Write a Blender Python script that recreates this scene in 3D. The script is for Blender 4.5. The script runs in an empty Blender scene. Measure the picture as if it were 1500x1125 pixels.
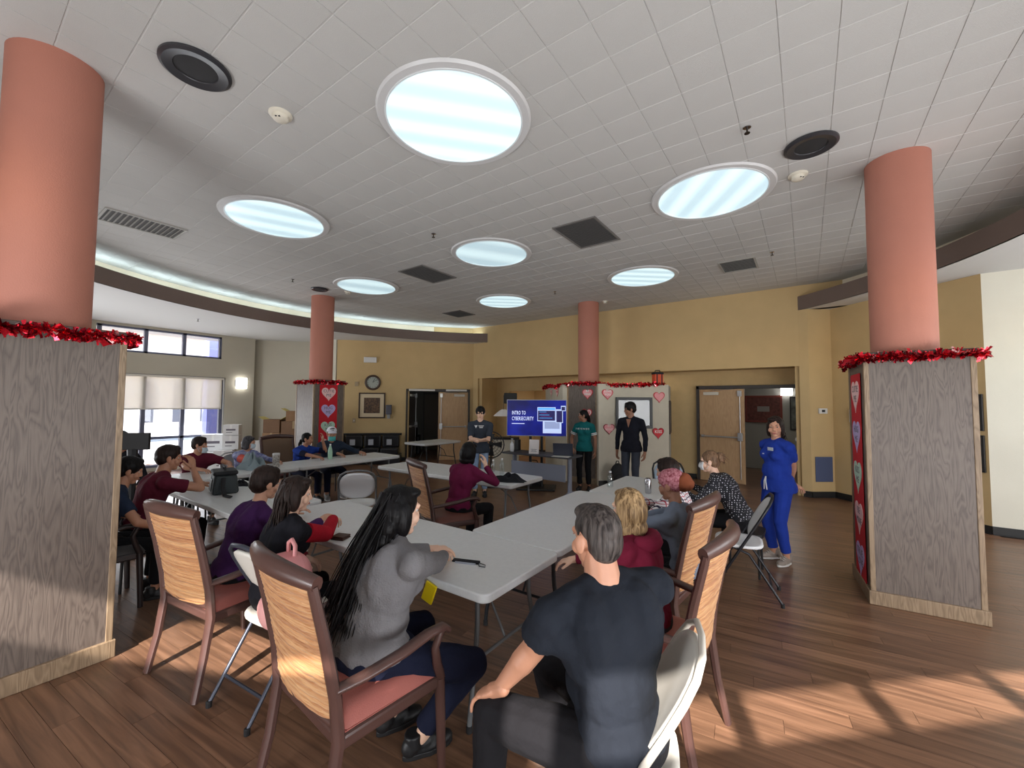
import bpy, bmesh, math, random
import numpy as np
from mathutils import Vector, Matrix, Euler
random.seed(7)
rng = np.random.RandomState(7)
PI = math.pi
scene = bpy.context.scene
COL = scene.collection

# ------------------------------------------------------------------ camera, sky, sun, exposure
CAM_H = 1.70
FPX, PITCH, ROLL, YAW = 605.9, 0.04739, 0.0065, 0.6187
cam = bpy.data.cameras.new('camera')
cam.sensor_fit = 'HORIZONTAL'; cam.sensor_width = 36.0
cam.lens = FPX / 1500.0 * 36.0
cam.clip_start = 0.05; cam.clip_end = 300
cam_o = bpy.data.objects.new('camera', cam); COL.objects.link(cam_o)
_f = Vector((-math.sin(YAW) * math.cos(PITCH), math.cos(YAW) * math.cos(PITCH), math.sin(PITCH)))
_r = Vector((math.cos(YAW), math.sin(YAW), 0)); _u = _r.cross(_f)
_R = _r * math.cos(ROLL) + _u * math.sin(ROLL); _U = -_r * math.sin(ROLL) + _u * math.cos(ROLL)
cam_o.matrix_world = Matrix(((_R.x, _U.x, -_f.x, 0), (_R.y, _U.y, -_f.y, 0), (_R.z, _U.z, -_f.z, CAM_H), (0, 0, 0, 1)))
scene.camera = cam_o

scene.view_settings.view_transform = 'Standard'
scene.view_settings.look = 'None'
scene.view_settings.gamma = 1.0
scene.view_settings.use_curve_mapping = False
scene.view_settings.exposure = 0.0
scene.cycles.use_denoising = True
scene.cycles.max_bounces = 8
scene.cycles.diffuse_bounces = 5
scene.cycles.transparent_max_bounces = 12
scene.cycles.sample_clamp_indirect = 6.0
scene.cycles.caustics_reflective = False
scene.cycles.caustics_refractive = False

SUN_H = (0.37, -0.93)           # horizontal direction towards the sun
SUN_TAN = 0.78                  # tan(elevation)
world = bpy.data.worlds.new('sky'); scene.world = world; world.use_nodes = True
_nt = world.node_tree; _nt.nodes.clear()
_out = _nt.nodes.new('ShaderNodeOutputWorld'); _bg = _nt.nodes.new('ShaderNodeBackground')
_sky = _nt.nodes.new('ShaderNodeTexSky'); _sky.sky_type = 'NISHITA'; _sky.sun_disc = False
_sky.sun_elevation = math.atan(SUN_TAN); _sky.sun_rotation = math.atan2(SUN_H[0], SUN_H[1])
_bg.inputs['Strength'].default_value = 0.62
_nt.links.new(_sky.outputs[0], _bg.inputs[0]); _nt.links.new(_bg.outputs[0], _out.inputs[0])

def light(name, kind, loc, direction, energy, color=(1, 1, 1), size=None, size_y=None, angle=None, spread=None):
    l = bpy.data.lights.new(name, kind); l.energy = energy; l.color = color
    if size is not None: l.shape = 'RECTANGLE'; l.size = size; l.size_y = size_y or size
    if angle is not None: l.angle = angle
    if spread is not None: l.spread = spread
    o = bpy.data.objects.new(name, l); COL.objects.link(o); o.location = loc
    o.rotation_euler = Vector(direction).to_track_quat('-Z', 'Y').to_euler()
    return o
_n = math.hypot(SUN_H[0], SUN_H[1])
light('sun', 'SUN', (6, -12, 9), (-SUN_H[0] / _n, -SUN_H[1] / _n, -SUN_TAN), 12.0, (1.0, 0.93, 0.86), angle=math.radians(0.8))
# daylight coming in through the shaded windows behind and beside the camera
WD = (0.741, 0.672); WN = (-0.672, 0.741)       # window wall behind the camera: along, inward normal
WB = (1.58, 0.02)                               # a point on it
def wpt(s, off=0.0): return (WB[0] + WD[0] * s + WN[0] * off, WB[1] + WD[1] * s + WN[1] * off)
for _s, _e in ((0.1, 132), (3.2, 132)):
    _p = wpt(_s, 0.06)
    light('window_daylight', 'AREA', (_p[0], _p[1], 0.95), (WN[0], WN[1], 0.25), _e, (0.95, 0.97, 1.0), 2.6, 1.2)
light('window_daylight', 'AREA', (-2.45, -2.58, 0.85), (-0.435, 0.90, 0.25), 150, (0.95, 0.97, 1.0), 2.2, 1.0)
light('window_daylight', 'AREA', (5.1, 5.9, 1.6), (-1, 0, 0.05), 120, (0.93, 0.96, 1.0), 3.2, 2.2)
light('window_daylight', 'AREA', (-10.6, -0.3, 1.5), (0.72, 0.69, 0.05), 110, (0.93, 0.96, 1.0), 3.6, 2.0)
light('window_daylight', 'AREA', (-12.86, 3.2, 1.0), (1, 0, 0.15), 70, (0.9, 0.95, 1.0), 2.8, 1.2)
light('pavement_glare', 'AREA', (WB[0] + 1.9, WB[1] - 5.2, 0.35), (-0.35, 0.93, 0.42), 0.0, (1, 0.95, 0.88), 0.8, 0.5)

# ------------------------------------------------------------------ helpers
def S(r, g, b):
    f = lambda c: (c / 255 / 12.92) if c / 255 <= 0.04045 else ((c / 255 + 0.055) / 1.055) ** 2.4
    return (f(r), f(g), f(b))
MATS = {}
def mat(name, rgb, rough=0.5, metal=0.0, var=0.0, vscale=8.0, bump=0.0, bscale=60.0, stretch=None, sheen=0.0, coat=0.0, spec=0.5, rgb2=None, alpha=None):
    if name in MATS: return MATS[name]
    m = bpy.data.materials.new(name); m.use_nodes = True; nt = m.node_tree; N = nt.nodes; L = nt.links
    b = N['Principled BSDF']
    b.inputs['Base Color'].default_value = (*rgb, 1); b.inputs['Roughness'].default_value = rough
    b.inputs['Metallic'].default_value = metal; b.inputs['Specular IOR Level'].default_value = spec
    if sheen: b.inputs['Sheen Weight'].default_value = sheen
    if coat: b.inputs['Coat Weight'].default_value = coat; b.inputs['Coat Roughness'].default_value = 0.1
    tc = N.new('ShaderNodeTexCoord'); mp = N.new('ShaderNodeMapping'); L.new(tc.outputs['Object'], mp.inputs[0])
    if stretch: mp.inputs['Scale'].default_value = stretch
    if var or rgb2:
        n = N.new('ShaderNodeTexNoise'); n.inputs['Scale'].default_value = vscale; n.inputs['Detail'].default_value = 5
        L.new(mp.outputs[0], n.inputs['Vector'])
        r = N.new('ShaderNodeValToRGB'); r.color_ramp.elements[0].position = 0.3; r.color_ramp.elements[1].position = 0.7
        c1 = rgb2 if rgb2 else tuple(c * (1 - var) for c in rgb); c2 = rgb if rgb2 else tuple(min(1, c * (1 + var)) for c in rgb)
        r.color_ramp.elements[0].color = (*c1, 1); r.color_ramp.elements[1].color = (*c2, 1)
        L.new(n.outputs['Fac'], r.inputs[0]); L.new(r.outputs[0], b.inputs['Base Color'])
    if bump:
        n2 = N.new('ShaderNodeTexNoise'); n2.inputs['Scale'].default_value = bscale; n2.inputs['Detail'].default_value = 3
        L.new(mp.outputs[0], n2.inputs['Vector'])
        bp = N.new('ShaderNodeBump'); bp.inputs['Strength'].default_value = bump; bp.inputs['Distance'].default_value = 0.01
        L.new(n2.outputs['Fac'], bp.inputs['Height']); L.new(bp.outputs[0], b.inputs['Normal'])
    MATS[name] = m
    return m
def emit(name, rgb, strength):
    if name in MATS: return MATS[name]
    m = bpy.data.materials.new(name); m.use_nodes = True; nt = m.node_tree
    b = nt.nodes['Principled BSDF']; b.inputs['Base Color'].default_value = (*[c * .5 for c in rgb], 1)
    b.inputs['Emission Color'].default_value = (*rgb, 1); b.inputs['Emission Strength'].default_value = strength
    MATS[name] = m
    return m
def glassmat(name, tint=(1, 1, 1), gloss=0.06):
    if name in MATS: return MATS[name]
    m = bpy.data.materials.new(name); m.use_nodes = True; nt = m.node_tree; N = nt.nodes; L = nt.links
    N.remove(N['Principled BSDF']); o = N['Material Output']
    t = N.new('ShaderNodeBsdfTransparent'); t.inputs[0].default_value = (*tint, 1)
    g = N.new('ShaderNodeBsdfGlossy'); g.inputs['Roughness'].default_value = 0.02
    fr = N.new('ShaderNodeMixShader'); fr.inputs[0].default_value = gloss
    L.new(t.outputs[0], fr.inputs[1]); L.new(g.outputs[0], fr.inputs[2]); L.new(fr.outputs[0], o.inputs['Surface'])
    MATS[name] = m
    return m
def wood(name, c1, c2, c3, rough=0.45, scale=1.0, axis='Z', bump=0.15, coat=0.0):
    """long grained wood: stretched noise bands plus fine pores"""
    if name in MATS: return MATS[name]
    m = bpy.data.materials.new(name); m.use_nodes = True; nt = m.node_tree; N = nt.nodes; L = nt.links
    b = N['Principled BSDF']; b.inputs['Roughness'].default_value = rough
    if coat: b.inputs['Coat Weight'].default_value = coat
    tc = N.new('ShaderNodeTexCoord'); mp = N.new('ShaderNodeMapping'); L.new(tc.outputs['Object'], mp.inputs[0])
    s = [7.0 * scale] * 3; s['XYZ'.index(axis)] = 0.9 * scale; mp.inputs['Scale'].default_value = s
    n1 = N.new('ShaderNodeTexNoise'); n1.inputs['Scale'].default_value = 1.0; n1.inputs['Detail'].default_value = 2; n1.inputs['Distortion'].default_value = 0.6
    L.new(mp.outputs[0], n1.inputs['Vector'])
    mul = N.new('ShaderNodeMath'); mul.operation = 'MULTIPLY'; mul.inputs[1].default_value = 9.0; L.new(n1.outputs['Fac'], mul.inputs[0])
    fr = N.new('ShaderNodeMath'); fr.operation = 'PINGPONG'; fr.inputs[1].default_value = 0.5; L.new(mul.outputs[0], fr.inputs[0])
    mp2 = N.new('ShaderNodeMapping'); s2 = [160.0 * scale] * 3; s2['XYZ'.index(axis)] = 6.0 * scale; mp2.inputs['Scale'].default_value = s2
    L.new(tc.outputs['Object'], mp2.inputs[0])
    n2 = N.new('ShaderNodeTexNoise'); n2.inputs['Scale'].default_value = 1.0; n2.inputs['Detail'].default_value = 3; L.new(mp2.outputs[0], n2.inputs['Vector'])
    ad = N.new('ShaderNodeMath'); ad.operation = 'MULTIPLY_ADD'; ad.inputs[1].default_value = 0.55; L.new(n2.outputs['Fac'], ad.inputs[0]); L.new(fr.outputs[0], ad.inputs[2])
    r = N.new('ShaderNodeValToRGB'); e = r.color_ramp.elements; e[0].position = 0.22; e[0].color = (*c1, 1); e[1].position = 0.82; e[1].color = (*c3, 1)
    k = e.new(0.5); k.color = (*c2, 1)
    L.new(ad.outputs[0], r.inputs[0]); L.new(r.outputs[0], b.inputs['Base Color'])
    bp = N.new('ShaderNodeBump'); bp.inputs['Strength'].default_value = bump; bp.inputs['Distance'].default_value = 0.004
    L.new(ad.outputs[0], bp.inputs['Height']); L.new(bp.outputs[0], b.inputs['Normal'])
    MATS[name] = m
    return m

class MB:
    """collects shapes and links them as ONE mesh object"""
    def __init__(s): s.v = []; s.f = []; s.m = []; s.mi = 0; s.T = Matrix.Identity(4)
    def add(s, vs, fs):
        k = len(s.v)
        s.v += [tuple(s.T @ Vector(p)) for p in vs]
        s.f += [tuple(i + k for i in f) for f in fs]; s.m += [s.mi] * len(fs)
        return s
    def box(s, c, d, rz=0.0, R=None):
        M = R if R is not None else Matrix.Rotation(rz, 3, 'Z')
        h = [x / 2 for x in d]; vs = []
        for z in (-1, 1):
            for y in (-1, 1):
                for x in (-1, 1): vs.append(Vector(c) + M @ Vector((x * h[0], y * h[1], z * h[2])))
        return s.add(vs, [(0, 2, 3, 1), (4, 5, 7, 6), (0, 1, 5, 4), (2, 6, 7, 3), (0, 4, 6, 2), (1, 3, 7, 5)])
    def b2(s, a, b): return s.box([(a[i] + b[i]) / 2 for i in range(3)], [abs(b[i] - a[i]) for i in range(3)])
    def tube(s, pts, r, n=8, caps=True, flat=None):
        pts = [Vector(p) for p in pts]; k = len(pts)
        rs = r if isinstance(r, (list, tuple)) else [r] * k
        ref = None; rings = []
        for i, p in enumerate(pts):
            t = (pts[min(i + 1, k - 1)] - pts[max(i - 1, 0)]).normalized()
            if ref is None: ref = Vector((0, 0, 1)) if abs(t.z) < 0.9 else Vector((1, 0, 0))
            u = (ref - t * ref.dot(t))
            if u.length < 1e-5: u = t.orthogonal()
            u.normalize(); w = t.cross(u); ref = u
            fx, fy = flat if flat else (1, 1)
            rings.append([p + u * math.cos(2 * PI * j / n + PI / n) * rs[i] * fx + w * math.sin(2 * PI * j / n + PI / n) * rs[i] * fy for j in range(n)])
        vs = [q for ring in rings for q in ring]; fs = []
        for i in range(k - 1):
            for j in range(n): fs.append((i * n + j, i * n + (j + 1) % n, (i + 1) * n + (j + 1) % n, (i + 1) * n + j))
        if caps: fs.append(tuple(range(n - 1, -1, -1))); fs.append(tuple((k - 1) * n + j for j in range(n)))
        return s.add(vs, fs)
    def lathe(s, prof, c=(0, 0, 0), n=24, R=None, cap=True):
        vs = []; fs = []; k = len(prof); M = R if R is not None else Matrix.Identity(3)
        for (r, z) in prof:
            for j in range(n): vs.append(Vector(c) + M @ Vector((r * math.cos(2 * PI * j / n), r * math.sin(2 * PI * j / n), z)))
        for i in range(k - 1):
            for j in range(n): fs.append((i * n + j, i * n + (j + 1) % n, (i + 1) * n + (j + 1) % n, (i + 1) * n + j))
        if cap: fs.append(tuple(range(n - 1, -1, -1))); fs.append(tuple((k - 1) * n + j for j in range(n)))
        return s.add(vs, fs)
    def ell(s, c, r, R=None, nu=14, nv=9):
        vs = []; fs = []; M = R if R is not None else Matrix.Identity(3)
        r = r if isinstance(r, (tuple, list)) else (r, r, r)
        for i in range(1, nv):
            a = PI * i / nv
            for j in range(nu):
                b = 2 * PI * j / nu
                vs.append(Vector(c) + M @ Vector((r[0] * math.sin(a) * math.cos(b), r[1] * math.sin(a) * math.sin(b), r[2] * math.cos(a))))
        t = len(vs); vs += [Vector(c) + M @ Vector((0, 0, r[2])), Vector(c) + M @ Vector((0, 0, -r[2]))]
        for i in range(nv - 2):
            for j in range(nu): fs.append((i * nu + j, (i + 1) * nu + j, (i + 1) * nu + (j + 1) % nu, i * nu + (j + 1) % nu))
        for j in range(nu): fs.append((t, j, (j + 1) % nu)); fs.append((t + 1, (nv - 2) * nu + (j + 1) % nu, (nv - 2) * nu + j))
        return s.add(vs, fs)
    def prism(s, poly, z0, z1, M=None):
        n = len(poly); M = M or Matrix.Identity(4)
        vs = [M @ Vector((p[0], p[1], z0)) for p in poly] + [M @ Vector((p[0], p[1], z1)) for p in poly]
        fs = [tuple(range(n - 1, -1, -1)), tuple(range(n, 2 * n))] + [(i, (i + 1) % n, n + (i + 1) % n, n + i) for i in range(n)]
        return s.add(vs, fs)
    def grid(s, fn, nu, nv, close_u=False):
        vs = [fn(i / (nu if close_u else nu - 1), j / (nv - 1)) for j in range(nv) for i in range(nu)]; fs = []
        for j in range(nv - 1):
            for i in range(nu if close_u else nu - 1):
                fs.append((j * nu + i, j * nu + (i + 1) % nu, (j + 1) * nu + (i + 1) % nu, (j + 1) * nu + i))
        return s.add(vs, fs)
    def build(s, name, mats, parent=None, smooth=None, bevel=None, seg=2, loc=None, rz=0.0, solid=None, sub=None):
        me = bpy.data.meshes.new(name); me.from_pydata([tuple(p) for p in s.v], [], s.f); me.update()
        if solid:
            bw = bmesh.new(); bw.from_mesh(me); bmesh.ops.remove_doubles(bw, verts=bw.verts[:], dist=1e-5); bw.to_mesh(me); bw.free()
        mats = mats if isinstance(mats, (list, tuple)) else [mats]
        for m in mats: me.materials.append(m)
        if len(mats) > 1: me.polygons.foreach_set('material_index', s.m)
        if smooth is not None:
            me.polygons.foreach_set('use_smooth', [True] * len(me.polygons))
            if smooth < 179: me.set_sharp_from_angle(angle=math.radians(smooth))
        o = bpy.data.objects.new(name, me); COL.objects.link(o)
        if parent is not None: o.parent = parent
        if loc is not None: o.location = loc
        o.rotation_euler = (0, 0, rz)
        if solid: md = o.modifiers.new('solid', 'SOLIDIFY'); md.thickness = solid; md.offset = 0
        if bevel: md = o.modifiers.new('bevel', 'BEVEL'); md.width = bevel; md.segments = seg; md.limit_method = 'ANGLE'; md.angle_limit = math.radians(40)
        if sub: md = o.modifiers.new('sub', 'SUBSURF'); md.levels = sub; md.render_levels = sub
        return o
def tag(o, label=None, cat=None, group=None, kind=None):
    if label: o['label'] = label
    if cat: o['category'] = cat
    if group: o['group'] = group
    if kind: o['kind'] = kind
    return o
def thing(name, label, cat, loc=(0, 0, 0), rz=0.0, group=None):
    o = bpy.data.objects.new(name, None); COL.objects.link(o); o.location = loc; o.rotation_euler = (0, 0, rz)
    return tag(o, label, cat, group)
def struct(o): o['kind'] = 'structure'; return o
def copy_tree(o, parent=None, loc=None, rz=None, label=None, group=None):
    c = o.copy(); COL.objects.link(c)
    if parent is not None: c.parent = parent
    if loc is not None: c.location = loc
    if rz is not None: c.rotation_euler = (0, 0, rz)
    if label: c['label'] = label
    if group: c['group'] = group
    for ch in list(o.children): copy_tree(ch, c)
    return c
def text(name, body, size, m, parent, loc, rot, depth=0.001, align='CENTER', sx=1.0, bold=0.0):
    cu = bpy.data.curves.new(name, 'FONT'); cu.body = body; cu.size = size; cu.extrude = depth; cu.align_x = align; cu.align_y = 'CENTER'; cu.resolution_u = 2
    cu.offset = bold; cu.space_character = 1.08
    tmp = bpy.data.objects.new('tmp', cu); COL.objects.link(tmp)
    dg = bpy.context.evaluated_depsgraph_get(); me = bpy.data.meshes.new_from_object(tmp.evaluated_get(dg))
    bpy.data.objects.remove(tmp); bpy.data.curves.remove(cu)
    me.materials.clear(); me.materials.append(m); me.name = name
    if sx != 1.0:
        for v in me.vertices: v.co.x *= sx
    o = bpy.data.objects.new(name, me); COL.objects.link(o); o.parent = parent; o.location = loc; o.rotation_euler = rot
    return o
# ------------------------------------------------------------------ setting
CX, CY = -3.9, 4.87            # centre of the round hall
HC, LC = 3.99, 3.52            # main and lower ceiling heights
R_IN, R_OUT = 6.03, 6.50
M_yellow = mat('yellow_paint', S(205, 177, 128), 0.75, var=0.04, vscale=2.5, bump=0.25, bscale=160)
M_cream = mat('cream_paint', S(226, 222, 206), 0.8, var=0.03, vscale=2.0, bump=0.25, bscale=160)
M_grey = mat('warm_grey_paint', S(184, 178, 162), 0.8, var=0.03, vscale=2.0, bump=0.2, bscale=160)
M_white = mat('white_ceiling_paint', S(212, 211, 209), 0.85, bump=0.1, bscale=120)
M_fascia = mat('brown_fascia_paint', S(122, 106, 98), 0.7, var=0.03, vscale=3)
M_tile = mat('ceiling_tile_paint', S(199, 198, 195), 0.85, var=0.04, vscale=1.2, bump=0.35, bscale=220)
M_tilegap = mat('ceiling_tile_joint', S(170, 168, 164), 0.9)
M_base = mat('black_rubber_base', S(26, 25, 24), 0.5)
M_darkframe = mat('dark_door_frame', S(52, 44, 40), 0.45)
M_trimwhite = mat('white_trim', S(228, 228, 226), 0.5)

def floor_mat():
    m = bpy.data.materials.new('walnut_plank_floor'); m.use_nodes = True; nt = m.node_tree; N = nt.nodes; L = nt.links
    b = N['Principled BSDF']; b.inputs['Specular IOR Level'].default_value = 0.5
    tc = N.new('ShaderNodeTexCoord'); mp = N.new('ShaderNodeMapping'); L.new(tc.outputs['Object'], mp.inputs[0])
    sx = N.new('ShaderNodeSeparateXYZ'); L.new(mp.outputs[0], sx.inputs[0])
    def math_(op, a, bv=None):
        n = N.new('ShaderNodeMath'); n.operation = op
        for i, q in enumerate((a, bv)):
            if q is None: continue
            if isinstance(q, (int, float)): n.inputs[i].default_value = q
            else: L.new(q, n.inputs[i])
        return n.outputs[0]
    row = math_('FLOOR', math_('DIVIDE', sx.outputs[1], PW))
    off = math_('FRACT', math_('MULTIPLY', row, 0.37))
    colm = math_('FLOOR', math_('ADD', math_('DIVIDE', sx.outputs[0], PL), off))
    cmb = N.new('ShaderNodeCombineXYZ'); L.new(row, cmb.inputs[0]); L.new(colm, cmb.inputs[1])
    wn = N.new('ShaderNodeTexWhiteNoise'); L.new(cmb.outputs[0], wn.inputs[0])
    # grain, shifted per plank
    sc = N.new('ShaderNodeVectorMath'); sc.operation = 'MULTIPLY'; sc.inputs[1].default_value = (1.6, 26, 1); L.new(mp.outputs[0], sc.inputs[0])
    ad = N.new('ShaderNodeVectorMath'); ad.operation = 'MULTIPLY_ADD'; ad.inputs[1].default_value = (30, 30, 30)
    L.new(wn.outputs['Color'], ad.inputs[0]); L.new(sc.outputs[0], ad.inputs[2])
    n1 = N.new('ShaderNodeTexNoise'); n1.inputs['Scale'].default_value = 1.0; n1.inputs['Detail'].default_value = 6; n1.inputs['Distortion'].default_value = 0.7; L.new(ad.outputs[0], n1.inputs['Vector'])
    r = N.new('ShaderNodeValToRGB'); e = r.color_ramp.elements
    e[0].position = 0.3; e[0].color = (*S(94, 68, 52), 1); e[1].position = 0.72; e[1].color = (*S(145, 109, 85), 1)
    k = e.new(0.5); k.color = (*S(121, 89, 68), 1)
    L.new(n1.outputs['Fac'], r.inputs[0])
    hs = N.new('ShaderNodeHueSaturation'); L.new(r.outputs[0], hs.inputs['Color'])
    v = math_('ADD', math_('MULTIPLY', wn.outputs['Value'], 0.34), 0.80); L.new(v, hs.inputs['Value'])
    L.new(hs.outputs[0], b.inputs['Base Color'])
    rr = math_('ADD', math_('MULTIPLY', n1.outputs['Fac'], 0.18), 0.24); L.new(rr, b.inputs['Roughness'])
    bp = N.new('ShaderNodeBump'); bp.inputs['Strength'].default_value = 0.12; bp.inputs['Distance'].default_value = 0.002
    L.new(n1.outputs['Fac'], bp.inputs['Height']); L.new(bp.outputs[0], b.inputs['Normal'])
    return m
PW, PL, PROT = 0.11, 1.22, math.radians(6)
M_floor = floor_mat()
M_floorgap = mat('plank_gap', S(52, 32, 22), 0.8)

# room outline, counter-clockwise (interior on the left)
wK = (-0.12, -1.52); wA = (-3.9, -3.35); wB = wpt(5.2)
OUT = [(5.6, wB[1] + 0.25), (5.6, 8.27), (1.98, 8.27), (0.40, 9.80), (0.05, 9.52), (-0.08, 9.55), (-8.10, 9.55), (-8.20, 9.63), (-11.05, 6.78), (-11.5, 7.05), (-13.3, 5.45), (-13.0, 5.40), (-13.0, 2.0), (-8.3, wA[1]), wA]
OUT = [(5.6, wpt((5.6 - WB[0]) / WD[0])[1])] + OUT[1:]
BIG = [(7.5, -5.5), (7.5, 13.5), (-15.5, 13.5), (-15.5, -5.5)]
mb = MB(); mb.prism([(p[0] , p[1]) for p in [(5.8, 1.5), (5.8, 13.2), (-14.5, 13.2), (-14.5, 1.0), (-8.5, wA[1] - .2), (wA[0] - .1, wA[1] - .2), (wK[0] + .1, wK[1] - .2)]], -0.12, -0.006)
floor = struct(mb.build('floor', M_floorgap))
cr, sr = math.cos(PROT), math.sin(PROT)
pl_list = []
for r_ in range(-70, 160):
    for c_ in range(-16, 12):
        off = (r_ * 0.37) % 1.0
        x0 = (c_ - off) * PL; y0 = r_ * PW
        cx, cy = x0 + PL / 2, y0 + PW / 2
        X, Y = cr * cx - sr * cy, sr * cx + cr * cy
        # keep planks that lie in the room and in front of the camera
        if not (-14.2 < X < 5.4 and -3.0 < Y < 12.9): continue
        d = -math.sin(YAW) * X + math.cos(YAW) * Y; sd = math.cos(YAW) * X + math.sin(YAW) * Y
        if d < 0.6 or abs(sd) > 1.32 * d + 1.3:
            if d < -1.8 or abs(sd) > 6: continue
        if X + Y > 10.6 and Y < 9.5 and X > 1.6: continue
        pl_list.append((d if abs(sd) < 1.3 * d + .5 and d > 1.6 else 50 + abs(d), x0, y0, X, Y))
pl_list.sort()
def plank_mesh(x0, y0, mbx):
    g = 0.0009
    mbx.b2((x0 + g, y0 + g, -0.006), (x0 + PL - g, y0 + PW - g, 0.0))
rest = MB()
# separate planks: the 300 nearest in view, sharing one material in the floor's own (rotated) frame
for i, (d, x0, y0, X, Y) in enumerate(pl_list):
    if i < 300:
        m1 = MB(); plank_mesh(x0, y0, m1); m1.build('floor_plank', M_floor, floor, rz=PROT)
    else: plank_mesh(x0, y0, rest)
tag(rest.build('floor_planks_beyond', M_floor, floor, rz=PROT), kind='stuff')

def wall(name, a, b, z0, z1, m, thick=0.12, openings=(), parent=None, base=True):
    """wall from a to b, interior on the left, split round its openings (s0,s1,z0,z1)"""
    A = Vector((*a, 0)); B = Vector((*b, 0)); Lw = (B - A).length; t = (B - A).normalized(); rz = math.atan2(t.y, t.x)
    mbw = MB(); mbw.T = Matrix.Translation(A) @ Matrix.Rotation(rz, 4, 'Z')
    ss = sorted({0.0, Lw} | {min(max(o[0], 0), Lw) for o in openings} | {min(max(o[1], 0), Lw) for o in openings})
    for s0, s1 in zip(ss, ss[1:]):
        if s1 - s0 < 1e-4: continue
        zs = [z0]; blocks = []
        for o in sorted([o for o in openings if o[0] <= s0 + 1e-4 and o[1] >= s1 - 1e-4], key=lambda o: o[2]):
            blocks.append((zs[-1], o[2])); zs.append(o[3])
        blocks.append((zs[-1], z1))
        for q0, q1 in blocks:
            if q1 - q0 > 1e-3: mbw.b2((s0, -thick, q0), (s1, 0, q1))
    return struct(mbw.build(name, m))
def baseboard(name, a, b, h=0.11, gaps=()):
    A = Vector((*a, 0)); B = Vector((*b, 0)); Lw = (B - A).length; t = (B - A).normalized(); rz = math.atan2(t.y, t.x)
    mbw = MB(); mbw.T = Matrix.Translation(A) @ Matrix.Rotation(rz, 4, 'Z')
    ss = [0.0]
    for g in gaps: ss += list(g)
    ss.append(Lw)
    for s0, s1 in zip(ss[::2], ss[1::2]): mbw.b2((s0, 0.0005, 0.001), (s1, 0.012, h)); mbw.b2((s0, 0.012, 0.001), (s1, 0.03, 0.012))
    return struct(mbw.build(name, M_base))

# back wall (the long yellow header) and its wide opening
wall('wall_back', (1.6, 9.55), (-8.6, 9.55), 0, HC + 0.02, M_yellow, 0.13, [(1.68, 9.66, 0, 2.45), (0.0, 1.69, 0, LC), (9.85, 10.3, 0, LC)])
wall('wall_back_right', (1.98, 8.27), (0.40, 9.80), 0, LC, M_yellow, 0.12)
wall('wall_back_pier', (0.40, 9.80), (0.05, 9.53), 0, LC, M_yellow, 0.1)
wall('wall_back_jamb', (0.05, 9.53), (-0.10, 9.55), 0, LC + 0.05, M_yellow, 0.1)
wall('wall_right', (5.6, 8.27), (1.98, 8.27), 0, LC, M_cream, 0.12)
wall('wall_window_right', OUT[0], (5.6, 8.27), 0, LC, M_cream, 0.12)
wall('wall_back_left', (-8.20, 9.63), (-11.05, 6.78), 0, LC + 0.5, M_yellow, 0.14, [(0.18, 1.98, 0, 2.12)])
wall('wall_recess_left', (-11.14, 6.69), (-11.62, 7.15), 0, LC, M_cream, 0.1)
wall('wall_far_left', (-11.5, 7.15), (-13.3, 5.45), 0, LC, M_grey, 0.12)
wall('wall_left_return', (-13.35, 5.47), (-13.0, 5.40), 0, LC, M_grey, 0.1)
wall('wall_window_left', (-13.0, 5.40), (-13.0, 2.0), 0, LC, M_grey, 0.18, [(0.72, 3.3, 0.08, 2.36), (0.83, 3.3, 2.86, 3.46)])
wall('wall_left', (-13.0, 2.0), (-8.3, wA[1]), 0, LC, M_grey, 0.15)
wall('wall_front', (-8.3, wA[1]), wA, 0, LC, M_grey, 0.15)
WL = (Vector(OUT[0]) - Vector(wK)).length; WL2 = (Vector(wK) - Vector(wA)).length
CLZ = (2.54, 2.94); CLZ2 = (2.86, 3.34)
wall('wall_window_behind', wK, OUT[0], 0, LC + 0.02, M_grey, 0.15, [(0.25, WL - 0.5, CLZ[0], CLZ[1])])
wall('wall_window_behind_left', wA, wK, 0, LC + 0.02, M_grey, 0.15, [(0.4, 3.0, CLZ2[0], CLZ2[1]), (3.08, WL2 - 0.25, CLZ2[0], CLZ2[0] + .15)])
# mullions of the clerestory behind the camera (their shadows lie across the floor)
mb = MB(); mb.T = Matrix.Translation((wK[0], wK[1], 0)) @ Matrix.Rotation(math.atan2(WD[1], WD[0]), 4, 'Z')
def wall_s(px, py):      # foot of the sun ray through floor point, as distance along the wall
    k = CLZ[0] / SUN_TAN / _n
    q = Vector((px + SUN_H[0] * k, py + SUN_H[1] * k)); return (q - Vector(wK)).dot(Vector(WD))
s0 = wall_s(0.31, 3.06)
for k in range(-7, 6):
    s_ = s0 + k * 0.86
    if 0.3 < s_ < WL - 0.6: mb.b2((s_ - 0.045, -0.12, CLZ[0] - 0.02), (s_ + 0.045, -0.02, CLZ[1] + 0.02))
struct(mb.build('trim_1', mat('dark_bronze_mullion', S(50, 50, 62), 0.4)))

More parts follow.
